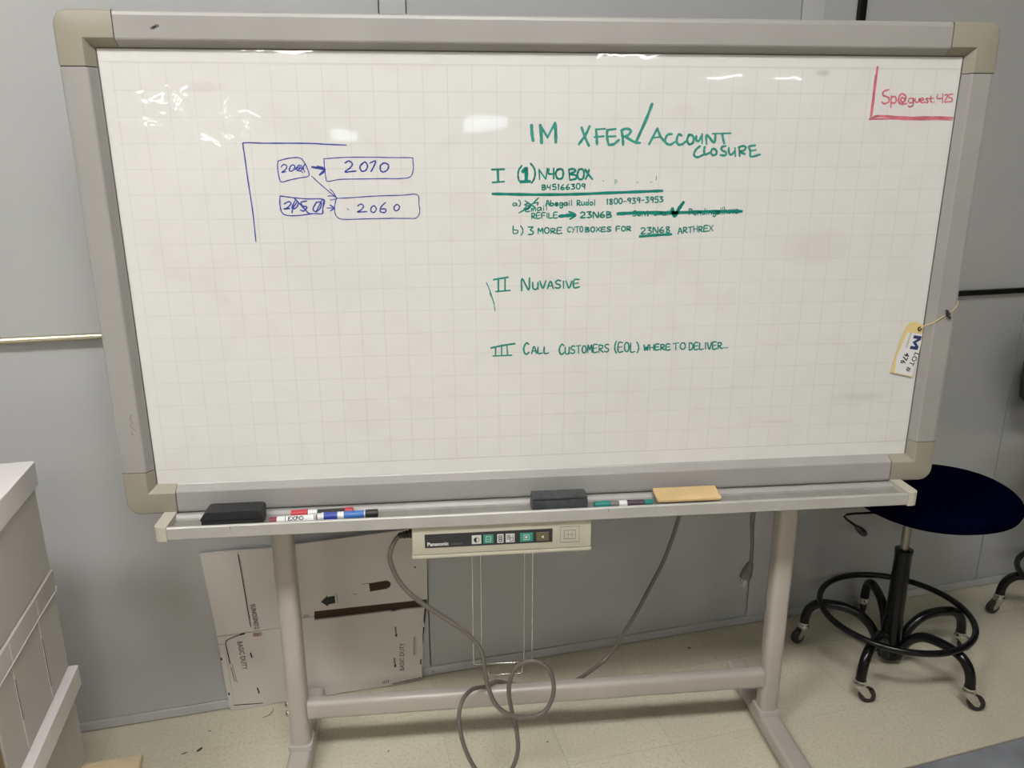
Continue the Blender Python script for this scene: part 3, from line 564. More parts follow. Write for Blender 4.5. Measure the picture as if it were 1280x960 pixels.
"item_two":[[3.6,-633,12828,-628,13097,-477,12837,-463,13107],[3.4,-391,13009,-386,12892,-350,12853,-303,12861,-273,12917,-271,13011],[3.4,-271,13011,-266,12854],[3.4,-231,13037,-165,12870,-97,13040],[3.4,-62,12858,3,13026,72,12860],[3.4,-36,12922,51,12923],[3.4,231,13031,171,13044,120,13008,145,12965,212,12940,220,12891,166,12869,106,12886],[3.4,295,13022,298,12866],[3.4,352,13024,420,12866,487,13026],[3.4,648,13053,534,13044,530,12877,658,12888],[3.4,532,12964,629,12973]],
"stray":[[2.2,-1412,13025,-1335,12834,-1241,12543],[2.2,-1344,12790,-1267,12611,-1224,12386]],
"item_three_numeral":[[4.0,-1326,11547,-1078,11596,-785,11634],[4.0,-1223,11544,-1224,11383],[4.0,-1088,11564,-1089,11379],[4.0,-966,11584,-953,11375],[4.0,-1283,11361,-863,11368]],
"call":[[3.6,-475,11608,-519,11645,-570,11578,-589,11486,-557,11396,-512,11385,-468,11426],[3.2,-408,11389,-353,11558,-295,11391],[3.2,-386,11453,-313,11454],[3.2,-262,11544,-261,11396,-159,11401],[3.2,-121,11546,-119,11393,-17,11399]],
"item_three":[[3.6,324,11559,283,11591,238,11531,222,11449,252,11369,292,11359,332,11397],[3.0,358,11522,363,11399,392,11359,428,11368,451,11426,451,11524],[3.0,451,11524,457,11361],[3.0,580,11533,534,11546,495,11510,514,11466,567,11442,573,11392,532,11370,485,11386],[3.0,611,11544,715,11552],[3.0,663,11551,667,11371],[3.0,785,11538,806,11537,825,11519,838,11488,842,11450,836,11414,821,11387,801,11375,780,11380,761,11401,750,11433,749,11471,756,11506,772,11530,793,11540],[3.0,877,11381,881,11564,925,11446,962,11566,979,11384],[3.0,1099,11567,1011,11557,1010,11383,1109,11394],[3.0,1011,11473,1086,11483],[3.0,1136,11553,1141,11375],[3.0,1131,11544,1204,11546,1221,11506,1196,11466,1139,11461,1240,11378],[3.0,1360,11551,1313,11563,1274,11527,1294,11483,1348,11458,1354,11408,1313,11385,1266,11402],[3.0,1539,11632,1507,11556,1506,11436,1543,11348],[3.0,1683,11595,1586,11587,1588,11377,1697,11387],[3.0,1588,11487,1670,11495],[3.0,1765,11595,1789,11592,1810,11567,1825,11526,1830,11476,1825,11429,1809,11394,1787,11379,1764,11386,1743,11415,1730,11458,1727,11508,1735,11554,1752,11585,1774,11596],[3.0,1867,11578,1875,11373,1978,11376],[3.0,2009,11601,2049,11521,2057,11422,2026,11343],[3.2,2180,11529,2207,11392,2234,11481,2264,11392,2283,11529],[3.2,2314,11527,2320,11394],[3.2,2407,11527,2413,11394],[3.2,2317,11460,2410,11461],[3.2,2535,11536,2448,11530,2449,11403,2547,11410],[3.2,2449,11469,2523,11475],[3.2,2572,11526,2579,11393],[3.2,2567,11520,2639,11520,2656,11489,2632,11460,2575,11457,2677,11393],[3.2,2794,11529,2706,11524,2708,11392,2806,11399],[3.2,2708,11461,2782,11466],[3.0,2859,11540,2991,11552],[3.0,2925,11549,2934,11389],[3.0,3079,11550,3107,11549,3131,11533,3148,11504,3154,11470,3147,11436,3129,11410,3104,11397,3077,11401,3053,11420,3038,11450,3035,11485,3044,11518,3064,11542,3090,11551],[3.2,3241,11546,3252,11378],[3.2,3237,11542,3296,11539,3335,11481,3324,11413,3287,11379,3247,11378],[3.2,3455,11548,3371,11540,3376,11384,3470,11395],[3.2,3374,11466,3445,11474],[3.2,3490,11539,3500,11389,3590,11394],[3.2,3627,11541,3637,11393],[3.2,3669,11544,3729,11379,3769,11547],[3.2,3889,11551,3804,11543,3811,11384,3905,11394],[3.2,3808,11467,3879,11475],[3.2,3925,11536,3936,11384],[3.2,3920,11528,3990,11530,4008,11495,3985,11461,3931,11457,4031,11386],[2.4,4006,11403,4173,11408]],
"red":[[4.6,6995,17482,6990,17168,6992,16774,6985,16499],[4.6,6954,16422,7117,16484,7461,16475,7877,16454,8291,16464,8868,16453],[3.0,6970,17318,6970,17017,6969,16437],[3.0,6971,16422,7467,16432,8022,16414,8506,16424,8857,16409],[3.5,7308,17025,7201,16988,7195,16912,7320,16867,7348,16791,7253,16739,7186,16775],[3.5,7384,16898,7406,16669],[3.5,7387,16873,7472,16883,7510,16807,7473,16752,7410,16761],[3.5,7700,16838,7627,16868,7612,16807,7676,16771,7717,16838,7709,16899,7616,16944,7559,16868,7572,16776,7647,16731,7758,16746],[2.8,7887,16854,7802,16845,7795,16777,7883,16762,7894,16854,7907,16716,7844,16679,7789,16701],[2.8,7938,16854,7949,16784,8018,16778,8031,16855,8053,16778],[2.8,8072,16809,8139,16824,8091,16864,8064,16815,8100,16763,8167,16779],[2.8,8230,16855,8181,16840,8232,16803,8227,16764,8174,16773],[2.8,8292,16902,8302,16794,8340,16773],[2.8,8249,16846,8361,16856],[2.8,8380,16779,8392,16770],[2.8,8442,16933,8437,16856,8558,16857],[2.8,8554,16949,8578,16756],[2.8,8600,16918,8650,16934,8667,16888,8623,16780,8708,16787],[2.8,8787,16941,8708,16934,8711,16873,8776,16858,8793,16796,8727,16781]]}
def ink(name, key, material, label):
    bm = bmesh.new(); k = 0
    for st in WRITING[key]:
        w_ = st[0] / 2000.0 * 1.12; P = [Vector((st[i] / 1e4, st[i + 1] / 1e4)) for i in range(1, len(st), 2)]
        Q = [Vector((v.x, v.y, 0)) for v in P]
        if len(Q) > 2: Q = smooth_path(Q, 4)
        n = len(Q); A = []; Bv = []
        y = -.00025 - (k % 9) * .00003; k += 1
        for i in range(n):
            t = (Q[min(i + 1, n - 1)] - Q[max(i - 1, 0)])
            t = t.normalized() if t.length > 1e-7 else Vector((1, 0, 0))
            nn = Vector((-t.y, t.x, 0)); ww = w_ * (1 + .12 * math.sin(i * 1.7 + k))
            e = t * w_ * .6 * (-1 if i == 0 else (1 if i == n - 1 else 0))
            wv = ww * (.75 if i in (0, n - 1) else 1)
            a = Q[i] + nn * wv + e; b = Q[i] - nn * wv + e
            A.append(bm.verts.new((a.x, y, a.y))); Bv.append(bm.verts.new((b.x, y, b.y)))
        for i in range(n - 1): bm.faces.new((A[i], A[i + 1], Bv[i + 1], Bv[i]))
    return tag(new_obj(name, bm, material, B), label)
ink('handwriting', 'blue', M['bluei'], 'blue marker diagram of boxed numbers and arrows')
ink('handwriting', 'title', M['green2'], 'green handwritten title IM XFER / ACCOUNT CLOSURE')
ink('handwriting', 'title_im', M['green2'], 'first word IM of the green title')
ink('handwriting', 'item_three_numeral', M['green'], 'green roman numeral III')
ink('handwriting', 'item_two_numeral', M['green'], 'green roman numeral II')
ink('handwriting', 'stray', M['green2'], 'two stray green strokes left of numeral II')
ink('handwriting', 'call', M['green'], 'green word CALL')
ink('handwriting', 'item_one', M['green'], 'green handwritten item I with its underlined lines a and b')
ink('handwriting', 'item_two', M['green'], 'green handwritten item II')
ink('handwriting', 'item_three', M['green'], 'green handwritten item III about calling customers')
ink('handwriting', 'red', M['redi'], 'red handwritten note in an open corner box')

# ================================================================ THINGS ON THE TRAY
# markers: thing > barrel, cap ... ; axis along x
def marker(name, x0, x1, y, z, label, pieces, r=.0080, tilt=0.0, dz=0.0):
    """pieces: (part name, from, to (0..1), radius factor, material)"""
    a = Vector((x0, y, z)); b = Vector((x1, y + tilt, z + dz))
    e = empty(name, a, label, 'marker')
    mw = along(a, b); L = (b - a).length
    for nm, f0, f1, rf, mm in pieces:
        h0, h1 = f0 * L, f1 * L; rr = r * rf; c = min(.0012, (h1 - h0) / 4)
        new_obj(nm, lathe(bmesh.new(), [(rr - c, h0), (rr, h0 + c), (rr, h1 - c), (rr - c, h1)], mw, 16), M[mm], e, 40)
    return e
TZ = .7861
mk1 = marker('marker', -.6330, -.5330, -.0790, TZ + .0078, 'white dry-erase marker with a dark red end, lying behind the front lip of the tray', [('end_plug', 0, .155, .93, 'maroon'), ('barrel', .155, 1, 1, 'white'), ('band', .335, .35, 1.03, 'ink'), ('band', .955, .975, 1.03, 'ink')], r=.0088, tilt=.003)
letters('brand_lettering', 'EXPO', .0125, (-.5930, -.0778 - .0090 * .80 - .0022, TZ + .0078 + .0090 * .60 - .0030), (1, .03, 0), (0, .60, .80), M['ink'], mk1, bold=.0003, sx=1.1)
marker('marker', -.5920, -.4540, -.0480, TZ + .0072, 'slim marker with red cap and red tail, lying at the back of the tray', [('cap', 0, .27, 1.1, 'red'), ('collar', .27, .42, .9, 'white'), ('barrel', .42, .86, .85, 'ink'), ('tail', .86, 1, 1.0, 'red')], r=.0080, dz=.0004, tilt=.004)
marker('marker', -.5310, -.3970, -.0700, TZ + .0080, 'blue and white marker with a black cap, rightmost of the left group', [('end_plug', 0, .06, .9, 'white'), ('barrel', .06, .79, 1, 'white'), ('label', .10, .34, 1.02, 'blue'), ('label', .43, .78, 1.02, 'blue2'), ('cap', .79, 1, 1.12, 'blackp')], r=.0088, tilt=.004)
marker('marker', .0960, .2350, -.0745, TZ + .0078, 'teal green marker with dark label, between the charcoal eraser and the wooden block', [('cap', 0, .28, 1.1, 'teal'), ('collar', .28, .42, .95, 'inkgrey'), ('band', .42, .56, .97, 'white'), ('barrel', .56, .86, 1, 'purple'), ('end_plug', .86, 1, .95, 'teal')], r=.0080)

# black eraser with sloping ends
e = empty('board_eraser', (-.712, -.062, TZ), 'black felt board eraser at the left end of the tray', 'eraser')
bm = bx(-.7785, -.6480, -.0880, -.0400, TZ, TZ + .020, bev=.004, seg=2)
new_obj('felt_pad', bm, M['felt'], e, 40)
bm = bmesh.new(); prism(bm, [(-.7805, TZ + .0185), (-.6460, TZ + .0185), (-.6470, TZ + .034), (-.6520, TZ + .0380), (-.7640, TZ + .0380), (-.7700, TZ + .035)], -.0900, -.0385)
bmesh.ops.bevel(bm, geom=list(bm.edges), offset=.002, segments=2, affect='EDGES')
new_obj('backing', bm, M['felt'], e, 40)
# charcoal eraser
e = empty('board_eraser', (.016, -.062, TZ), 'charcoal rectangular felt eraser in the middle of the tray', 'eraser')
new_obj('felt_pad', bx(-.0480, .0800, -.0880, -.0390, TZ, TZ + .030, bev=.004, seg=2), M['felt2'], e, 40)
new_obj('backing', bx(-.0470, .0790, -.0870, -.0400, TZ + .0305, TZ + .036, bev=.0035, seg=2), M['felt2'], e, 40)
# wooden block with bevelled edges, tilted back against the ridge
bm = bmesh.new()
mwb = Matrix.Translation((.3190, -.0880, TZ + .0105)) @ Matrix.Rotation(.16, 4, 'X')
box(bm, -.0760, .0770, 0, .052, 0, .0100, bev=.0025, seg=1, mw=mwb)
o = new_obj('wooden_block', bm, M['wood'], None, 30); center_origin(o)
tag(o, 'thin pale wooden block lying at the right of the tray', 'block')
# auction tag on a string
tg = empty('lot_tag', (.8600, -.0045, 1.0600), 'cream card tag with a white LOT # 476 sticker hanging on the right frame', 'tag')
TP = [(0.8213, 1.0703), (0.8779, 1.0566), (0.8853, 1.1054), (0.8885, 1.1379), (0.8876, 1.1812), (0.8691, 1.1922), (0.8548, 1.1909), (0.8457, 1.1822), (0.8411, 1.1713), (0.8285, 1.1151)]
new_obj('card', prism(bmesh.new(), TP, -.0042, -.0036), M['tag'], tg)
SP = [(0.85, 1.1671), (0.8874, 1.1617), (0.8877, 1.1379), (0.8843, 1.1054), (0.8770, 1.0590), (0.8321, 1.070), (0.8317, 1.1069)]
new_obj('sticker', prism(bmesh.new(), SP, -.0044, -.0041), M['sticker'], tg)
d1 = (-.36, 0, -.93); 
letters('lot_lettering', 'LOT #', .0175, (.8765, -.0046, 1.1190), d1, (.93, 0, -.36), M['ink'], tg, bold=.0003)
letters('lot_number', '476', .0185, (.8520, -.0046, 1.1190), d1, (.93, 0, -.36), M['ink'], tg, bold=.0004)
MG = [(0, 0), (0, 1), (.26, 1), (.5, .52), (.74, 1), (1, 1), (1, 0), (.77, 0), (.77, .60), (.5, .08), (.23, .60), (.23, 0)]
new_obj('monogram', prism(bmesh.new(), [(.8672 - .0060 * u + .0200 * v, 1.1600 - .0331 * u - .0035 * v) for u, v in MG], -.0047, -.0044), M['logo'], tg)
letters('small_print', 'MAYNARDS', .0068, (.8560, -.0046, 1.1660), (-.16, 0, -.98), (.98, 0, -.16), M['inkgrey'], tg)
new_obj('eyelet', tube(bmesh.new(), [(.8788 + .0035 * math.cos(q), -.0047, 1.1748 + .0042 * math.sin(q)) for q in [2 * math.pi * k / 16 for k in range(16)]], .0017, 8, closed=True), M['darkbrown'], tg, 50)
new_obj('string', tube(bmesh.new(), [(.8788, -.0055, 1.176), (.884, -.0120, 1.184), (.8985, -.0215, 1.193), (.9150, -.0225, 1.203), (.9295, -.0228, 1.2135), (.945, -.0222, 1.224), (.9575, -.0150, 1.238), (.9585, .010, 1.245)], .0009, 6, sub=4), M['tag'], tg, 50)
bm = tube(bmesh.new(), [(.924, -.0235, 1.222), (.928, -.027, 1.218), (.926, -.025, 1.213), (.931, -.029, 1.214), (.930, -.025, 1.208), (.934, -.027, 1.206), (.9365, -.0245, 1.202)], .0026, 7, sub=4)
new_obj('knot', bm, M['blackp'], tg, 50)

# ================================================================ CABLES
CP = [(-0.3520, -.055, .7300), (-0.3620, -0.058, 0.7200), (-0.3725, -0.06, 0.6990), (-0.3756, -0.06, 0.6677), (-0.3556, -0.065, 0.6152), (-0.3165, -0.07, 0.5693), (-0.2562, -0.07, 0.5181), (-0.2004, -0.075, 0.4718), (-0.1689, -0.08, 0.4243), (-0.1586, -0.085, 0.3484), (-0.1401, -0.09, 0.2866), (-0.1058, -0.1, 0.257), (-0.0585, -0.1, 0.2436), (-0.0135, -0.09, 0.2528), (0.0074, -0.08, 0.2969), (0.0004, -0.07, 0.3477), (-0.031, -0.068, 0.3780), (-0.064, -0.066, 0.3785), (-0.0897, -0.06, 0.3519), (-0.1018, -0.06, 0.2973), (-0.094, -0.06, 0.2306), (-0.083, -0.07, 0.178), (-0.0821, -0.08, 0.126), (-0.1015, -0.09, 0.0781), (-0.1389, -0.1, 0.0639), (-0.1788, -0.1, 0.0849), (-0.2109, -0.08, 0.1378), (-0.2265, -0.05, 0.1978), (-0.2185, -0.02, 0.2376), (-0.19, 0.02, 0.2428), (-0.1505, 0.066, 0.2140), (-.125, .090, .2085), (-.105, .108, .192), (-.06, .111, .176), (.0, .113, .162), (.05, .118, .157), (0.093, 0.13, 0.1600), (0.1442, 0.16, 0.1640), (0.2099, 0.2, 0.186), (0.2757, 0.2, 0.3), (0.3222, 0.2, 0.3998), (0.3527, 0.18, 0.497), (0.3638, 0.14, 0.602), (0.362, 0.1, 0.6796), (.36, .055, .80)]
o = new_obj('power_cord', tube(bmesh.new(), CP, .0056, 10, sub=6), M['cord'], None, 60)
center_origin(o); tag(o, 'grey cord looping from the control box over the cross bar and up behind the tray', 'cord')
e = empty('plug_cord', (.575, .13, .44), 'short dark cord with a three prong plug hanging behind the tray', 'cord')
new_obj('cord', tube(bmesh.new(), [(.560, .060, .86), (.565, .10, .75), (.5706, .13, .6501), (.5790, .13, .56), (.5803, .13, .500)], .0050, 10, sub=5), M['cord'], e, 60)
mwp = along((.5800, .13, .505), (.5610, .128, .440))
pl = new_obj('plug', lathe(bmesh.new(), [(.0060, 0), (.0085, .004), (.0120, .018), (.0150, .030), (.0160, .044), (.0150, .050), (.008, .0505)], mwp, 14), M['cord'], e, 40)
for dx, dy in ((-.007, 0), (.007, 0), (0, .006)):
    bm = bmesh.new(); box(bm, dx - .0008 if dy == 0 else -.002, dx + .0008 if dy == 0 else .002, dy - .003, dy + .003, .0505, .070, mw=mwp)
    new_obj('prong', bm, M['chrome'], pl)

# ================================================================ FLATTENED CARTONS AGAINST THE WALL
def wp(t, z, off): return MW @ Vector((t, -off, z))
def carton_plate(pts, o0, o1, bm=None):
    """outline (t, z) on the wall, from offset o0 to o1"""
    bm = bm or bmesh.new(); A = [bm.verts.new(wp(t, z, o0)) for t, z in pts]; Bq = [bm.verts.new(wp(t, z, o1)) for t, z in pts]
    n = len(pts); bm.faces.new(A); bm.faces.new(Bq[::-1])
    for i in range(n): bm.faces.new((A[i], Bq[i], Bq[(i + 1) % n], A[(i + 1) % n]))
    return bm
def strip(bm, pts, w_, off):
    for (a, b), (c, d) in zip(pts, pts[1:]):
        v = Vector((c - a, d - b)); v.normalize(); nn = Vector((-v.y, v.x)) * w_ / 2; ex = v * w_ / 3
        carton_plate([(a + nn.x - ex.x, b + nn.y - ex.y), (a - nn.x - ex.x, b - nn.y - ex.y), (c - nn.x + ex.x, d - nn.y + ex.y), (c + nn.x + ex.x, d + nn.y + ex.y)], off - .0002, off + .0002, bm)
    return bm
NW = -N
e = empty('flattened_carton', wp(-.745, 0, .02), 'white flattened carton leaning on the wall, left of the left stand column', 'carton')
new_obj('upper_panel', carton_plate([(-.863, .519), (-.845, .2555), (-.668, .2555), (-.668, .512)], .008, .014), M['board'], e)
new_obj('lower_panel', carton_plate([(-.845, .2535), (-.8405, .150), (-.835, .002), (-.751, .001), (-.668, .004), (-.668, .2535)], .0085, .0155), M['board'], e)
new_obj('edge_flap', carton_plate([(-.8440, .2300), (-.8290, .2280), (-.8200, .0250), (-.8340, .0045)], .0160, .0185), M['board'], e)
bm = bmesh.new()
strip(bm, [(-.764, .505), (-.752, .273)], .0024, .0160)
strip(bm, [(-.775, .253), (-.800, .248), (-.822, .239), (-.8245, .228), (-.8190, .162)], .0028, .0165)
strip(bm, [(-.772, .2535), (-.782, .252)], .0050, .0165)
strip(bm, [(-.814, .158), (-.806, .095)], .0010, .0165); strip(bm, [(-.818, .150), (-.812, .100)], .0016, .0165)
strip(bm, [(-.760, .187), (-.758, .172)], .0035, .0165); strip(bm, [(-.752, .066), (-.749, .048)], .0040, .0165)
strip(bm, [(-.8405, .186), (-.8400, .180)], .004, .0192); strip(bm, [(-.8320, .066), (-.8310, .060)], .004, .0192)
strip(bm, [(-.826, .0205), (-.742, .0110)], .0022, .0165)
tag(new_obj('printed_lines', bm, M['ink'], e), kind='stuff')
bm = bmesh.new(); strip(bm, [(-.744, .2450), (-.736, .2440)], .012, .0165); new_obj('printed_seal', bm, M['inkred'], e)
bm = bmesh.new(); [strip(bm, [(-.7295 + k * .004, .2500), (-.7295 + k * .004, .2390)], .0018, .0165) for k in range(2)]; new_obj('printed_seal', bm, M['inkgrey'], e)
dn = (T * .06 - Z).normalized(); upd = (T + Z * .06).normalized()
letters('carton_lettering', 'SUNOSNO2', .0195, wp(-.7470, .345, .0162), dn, upd, M['ink'], e, sx=.80)
letters('carton_lettering', 'BASIC DUTY', .0200, wp(-.7930, .2300, .0162), dn, upd, M['ink'], e, sx=.86)

e = empty('flattened_carton', wp(-.44, 0, .02), 'white flattened carton with a long dark slot, leaning on the wall between the stand columns', 'carton')
slotL, slotR = -.573, -.243
new_obj('upper_panel', carton_plate([(-.664, .516), (-.662, .282), (-.574, .2810), (-.5725, .2960)] + [(-.4100, .2905), (-.2410, .2840), (-.2390, .3890), (-.2360, .524), (-.36, .521)], .0140, .0200), M['board'], e)
new_obj('lower_panel', carton_plate([(-.662, .2805), (-.655, .012), (-.623, .011), (-.56, .003), (-.505, .0060), (-.47, .004), (-.40, .0020), (-.36, .0035), (-.267, .0080), (-.2670, .058), (-.2635, .060), (-.2610, .150), (-.258, .190), (-.2530, .192), (-.2560, .215), (-.251, .2580), (-.3200, .2610), (-.3450, .2575), (-.355, .2620), (-.574, .2670), (-.5745, .2800)], .0145, .0210), M['board'], e)
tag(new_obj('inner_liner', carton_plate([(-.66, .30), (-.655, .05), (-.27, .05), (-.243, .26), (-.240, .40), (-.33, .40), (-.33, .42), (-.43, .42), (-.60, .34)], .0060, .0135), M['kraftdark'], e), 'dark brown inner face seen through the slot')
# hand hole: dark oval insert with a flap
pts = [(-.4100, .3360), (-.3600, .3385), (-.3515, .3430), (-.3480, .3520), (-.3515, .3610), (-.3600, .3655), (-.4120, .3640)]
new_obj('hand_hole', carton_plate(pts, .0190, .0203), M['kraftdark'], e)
bm = bmesh.new()
strip(bm, [(-.637, .505), (-.633, .277)], .0022, .0203)
prismpts = [(-.5520, .3240), (-.5330, .3420), (-.5330, .3370), (-.5120, .3385), (-.5115, .3140), (-.5320, .3125), (-.5330, .3060)]
carton_plate(prismpts, .0199, .0204, bm)
strip(bm, [(-.5060, .3430), (-.5045, .3130)], .0014, .0203)
strip(bm, [(-.340, .1800), (-.340, .1740)], .0060, .0213); strip(bm, [(-.3480, .0740), (-.3480, .0680)], .0060, .0213)
strip(bm, [(-.2860, .1620), (-.2890, .0980)], .0020, .0213); strip(bm, [(-.2810, .1620), (-.2835, .0950)], .0010, .0213)
strip(bm, [(-.3600, .0080), (-.2700, .0130)], .0024, .0213); strip(bm, [(-.2690, .078), (-.2700, .062)], .004, .0213)
strip(bm, [(-.2750, .3960), (-.2740, .3990)], .004, .0203)
strip(bm, [(-.4320, .3640), (-.4120, .3650)], .0012, .0203)
tag(new_obj('printed_lines', bm, M['ink'], e), kind='stuff')
bm = bmesh.new()
for k in range(4): strip(bm, [(-.3880 + k * .0055, .0140), (-.3875 + k * .0055, .0230)], .0028, .0213)
strip(bm, [(-.341, .205), (-.341, .185)], .005, .0213); strip(bm, [(-.349, .097), (-.349, .079)], .005, .0213)
for k in range(3): strip(bm, [(-.6040, .2880 - k * .0045), (-.5860, .2890 - k * .0045)], .0014, .0203)
strip(bm, [(-.4600, .3370), (-.4520, .3330), (-.4470, .3340)], .0014, .0203)
tag(new_obj('printed_marks', bm, M['inkgrey'], e), kind='stuff')
letters('carton_lettering', 'BASIC DUTY', .0205, wp(-.3215, .0480, .0213), (Z + T * .05).normalized(), (Z * .05 - T).normalized(), M['ink'], e, sx=.86)
letters('carton_lettering', '02/02', .0100, wp(-.6150, .2730, .0205), (Z + T * .05).normalized(), (Z * .05 - T).normalized(), M['ink'], e)

# ================================================================ FILE BOXES ON A PALLET (left)
BT, BN = -1.1327, -.22         # t of the face seen, n of the near edge ; the boxes stand in line with the wall
MB = Matrix((T, N, Z)).transposed().to_4x4()
def lidshell(bm, t0, t1, n0, n1, z0, z1, th=.003):
    """open-bottomed lid: top plate and a skirt"""
    pts = rrect(t0, t1, n0, n1, .004, 2); inn = rrect(t0 + th, t1 - th, n0 + th, n1 - th, .002, 2)
    def V(P, z): return [bm.verts.new(MB @ Vector((a, b, z))) for a, b in P]
    c = rrect(t0 + .0015, t1 - .0015, n0 + .0015, n1 - .0015, .004, 2)
    L = [V(inn, z1 - th), V(inn, z0), V(pts, z0), V(pts, z1 - .0015), V(c, z1)]
    for A, Bq in zip(L, L[1:]):
        for k in range(len(A)): bm.faces.new((A[k], A[(k + 1) % len(A)], Bq[(k + 1) % len(A)], Bq[k]))
    bm.faces.new(L[0]); bm.faces.new(L[-1]); return bm
PZ = .1420
def file_box(z0, z1, skirt, ov, label, dn0=0.0, dt=0.0, lm='lid'):
    t1, t0, n0, n1 = BT - .004 + dt, BT - .318 + dt, BN + .004 + dn0, .170
    c = MB @ Vector(((t0 + t1) / 2, (n0 + n1) / 2, z0))
    e = empty('file_box', c, label, 'box', 'white file boxes stacked on the pallet')
    new_obj('body', bx(t0, t1, n0, n1, z0 + .0004, z1 - .004, bev=.002, seg=1, mw=MB), M['box'], e, 40)
    new_obj('lid', lidshell(bmesh.new(), t0 - .004, t1 + ov, n0 - .004, n1 + .004, z1 - skirt, z1), M[lm], e, 40)
    return e, t1
e3, _ = file_box(PZ, .4030, .052, .020, 'bottom white file box of the stack on the pallet, its lid jutting out')
e2, t1 = file_box(.4034, .6617, .048, .0045, 'middle white file box of the stack, with two slit vertical seams', lm='box')
e1, _ = file_box(.6621, .9270, .055, .0085, 'topmost white file box of the stack beside the wall')
bm2 = bmesh.new()
for nn, sl in ((.047, (.560, .440)), (-.1150, (.575, .480))):
    bm = bmesh.new()
    box(bm, t1 + .0005, t1 + .0016, nn - .0022, nn + .0022, .4060, .6130, mw=MB)
    box(bm, t1 + .0040, t1 + .0052, nn - .0028, nn + .0028, .6140, .6560, mw=MB)
    new_obj('seam_strip', bm, M['seam'], e2)
    box(bm2, t1 + .0014, t1 + .0019, nn - .0012, nn + .0012, sl[1], sl[0], mw=MB)
tag(new_obj('slit', bm2, M['ink'], e2), 'dark slits along the seams', kind='stuff')
# crumpled corner of the middle lid
new_obj('torn_edge', tube(bmesh.new(), [MB @ Vector(v) for v in ((t1 + .0048, .170, .618), (t1 + .0058, .160, .611), (t1 + .0055, .120, .6125), (t1 + .005, .05, .6128), (t1 + .005, -.21, .6130))], .0014, 6, sub=3), M['seam'], e2, 50)
# pallet
pe = empty('pallet', MB @ Vector((-1.55, -.35, 0)), 'rough pine pallet under the stack of white file boxes', 'pallet')
for k, n1 in enumerate((.150, .020, -.110, -.240, -.370, -.500, -.630, -.760)):
    new_obj('deck_board', bx(-2.05, -1.003 - .003 * (k % 3), n1 - .092, n1, .122, .1405, bev=.0025, mw=MB), M['wood2'], pe, 40)
for t0 in (-1.045, -1.550, -2.045):
    new_obj('stringer', bx(t0, t0 + .038, -.850, .145, .0205, .1215, bev=.002, mw=MB), M['wood2'], pe, 40)
for n1 in (.145, -.30, -.76):
    new_obj('bottom_board', bx(-2.05, -1.006, n1 - .092, n1, .0015, .020, bev=.002, mw=MB), M['wood2'], pe, 40)
o = empty('brown_carton', MB @ Vector((-1.36, -.42, PZ)), 'brown cardboard carton in front of the white file boxes', 'box')
new_obj('carton_body', bx(-1.56, -1.1375, -.640, -.2215, PZ, .620, bev=.003, mw=MB), M['kraft'], o, 40)
new_obj('top_flap', bx(-1.556, -1.142, -.6360, -.4360, .6203, .6245, mw=MB), M['kraft'], o); new_obj('top_flap', bx(-1.556, -1.142, -.4340, -.2340, .6203, .6245, mw=MB), M['kraft'], o)

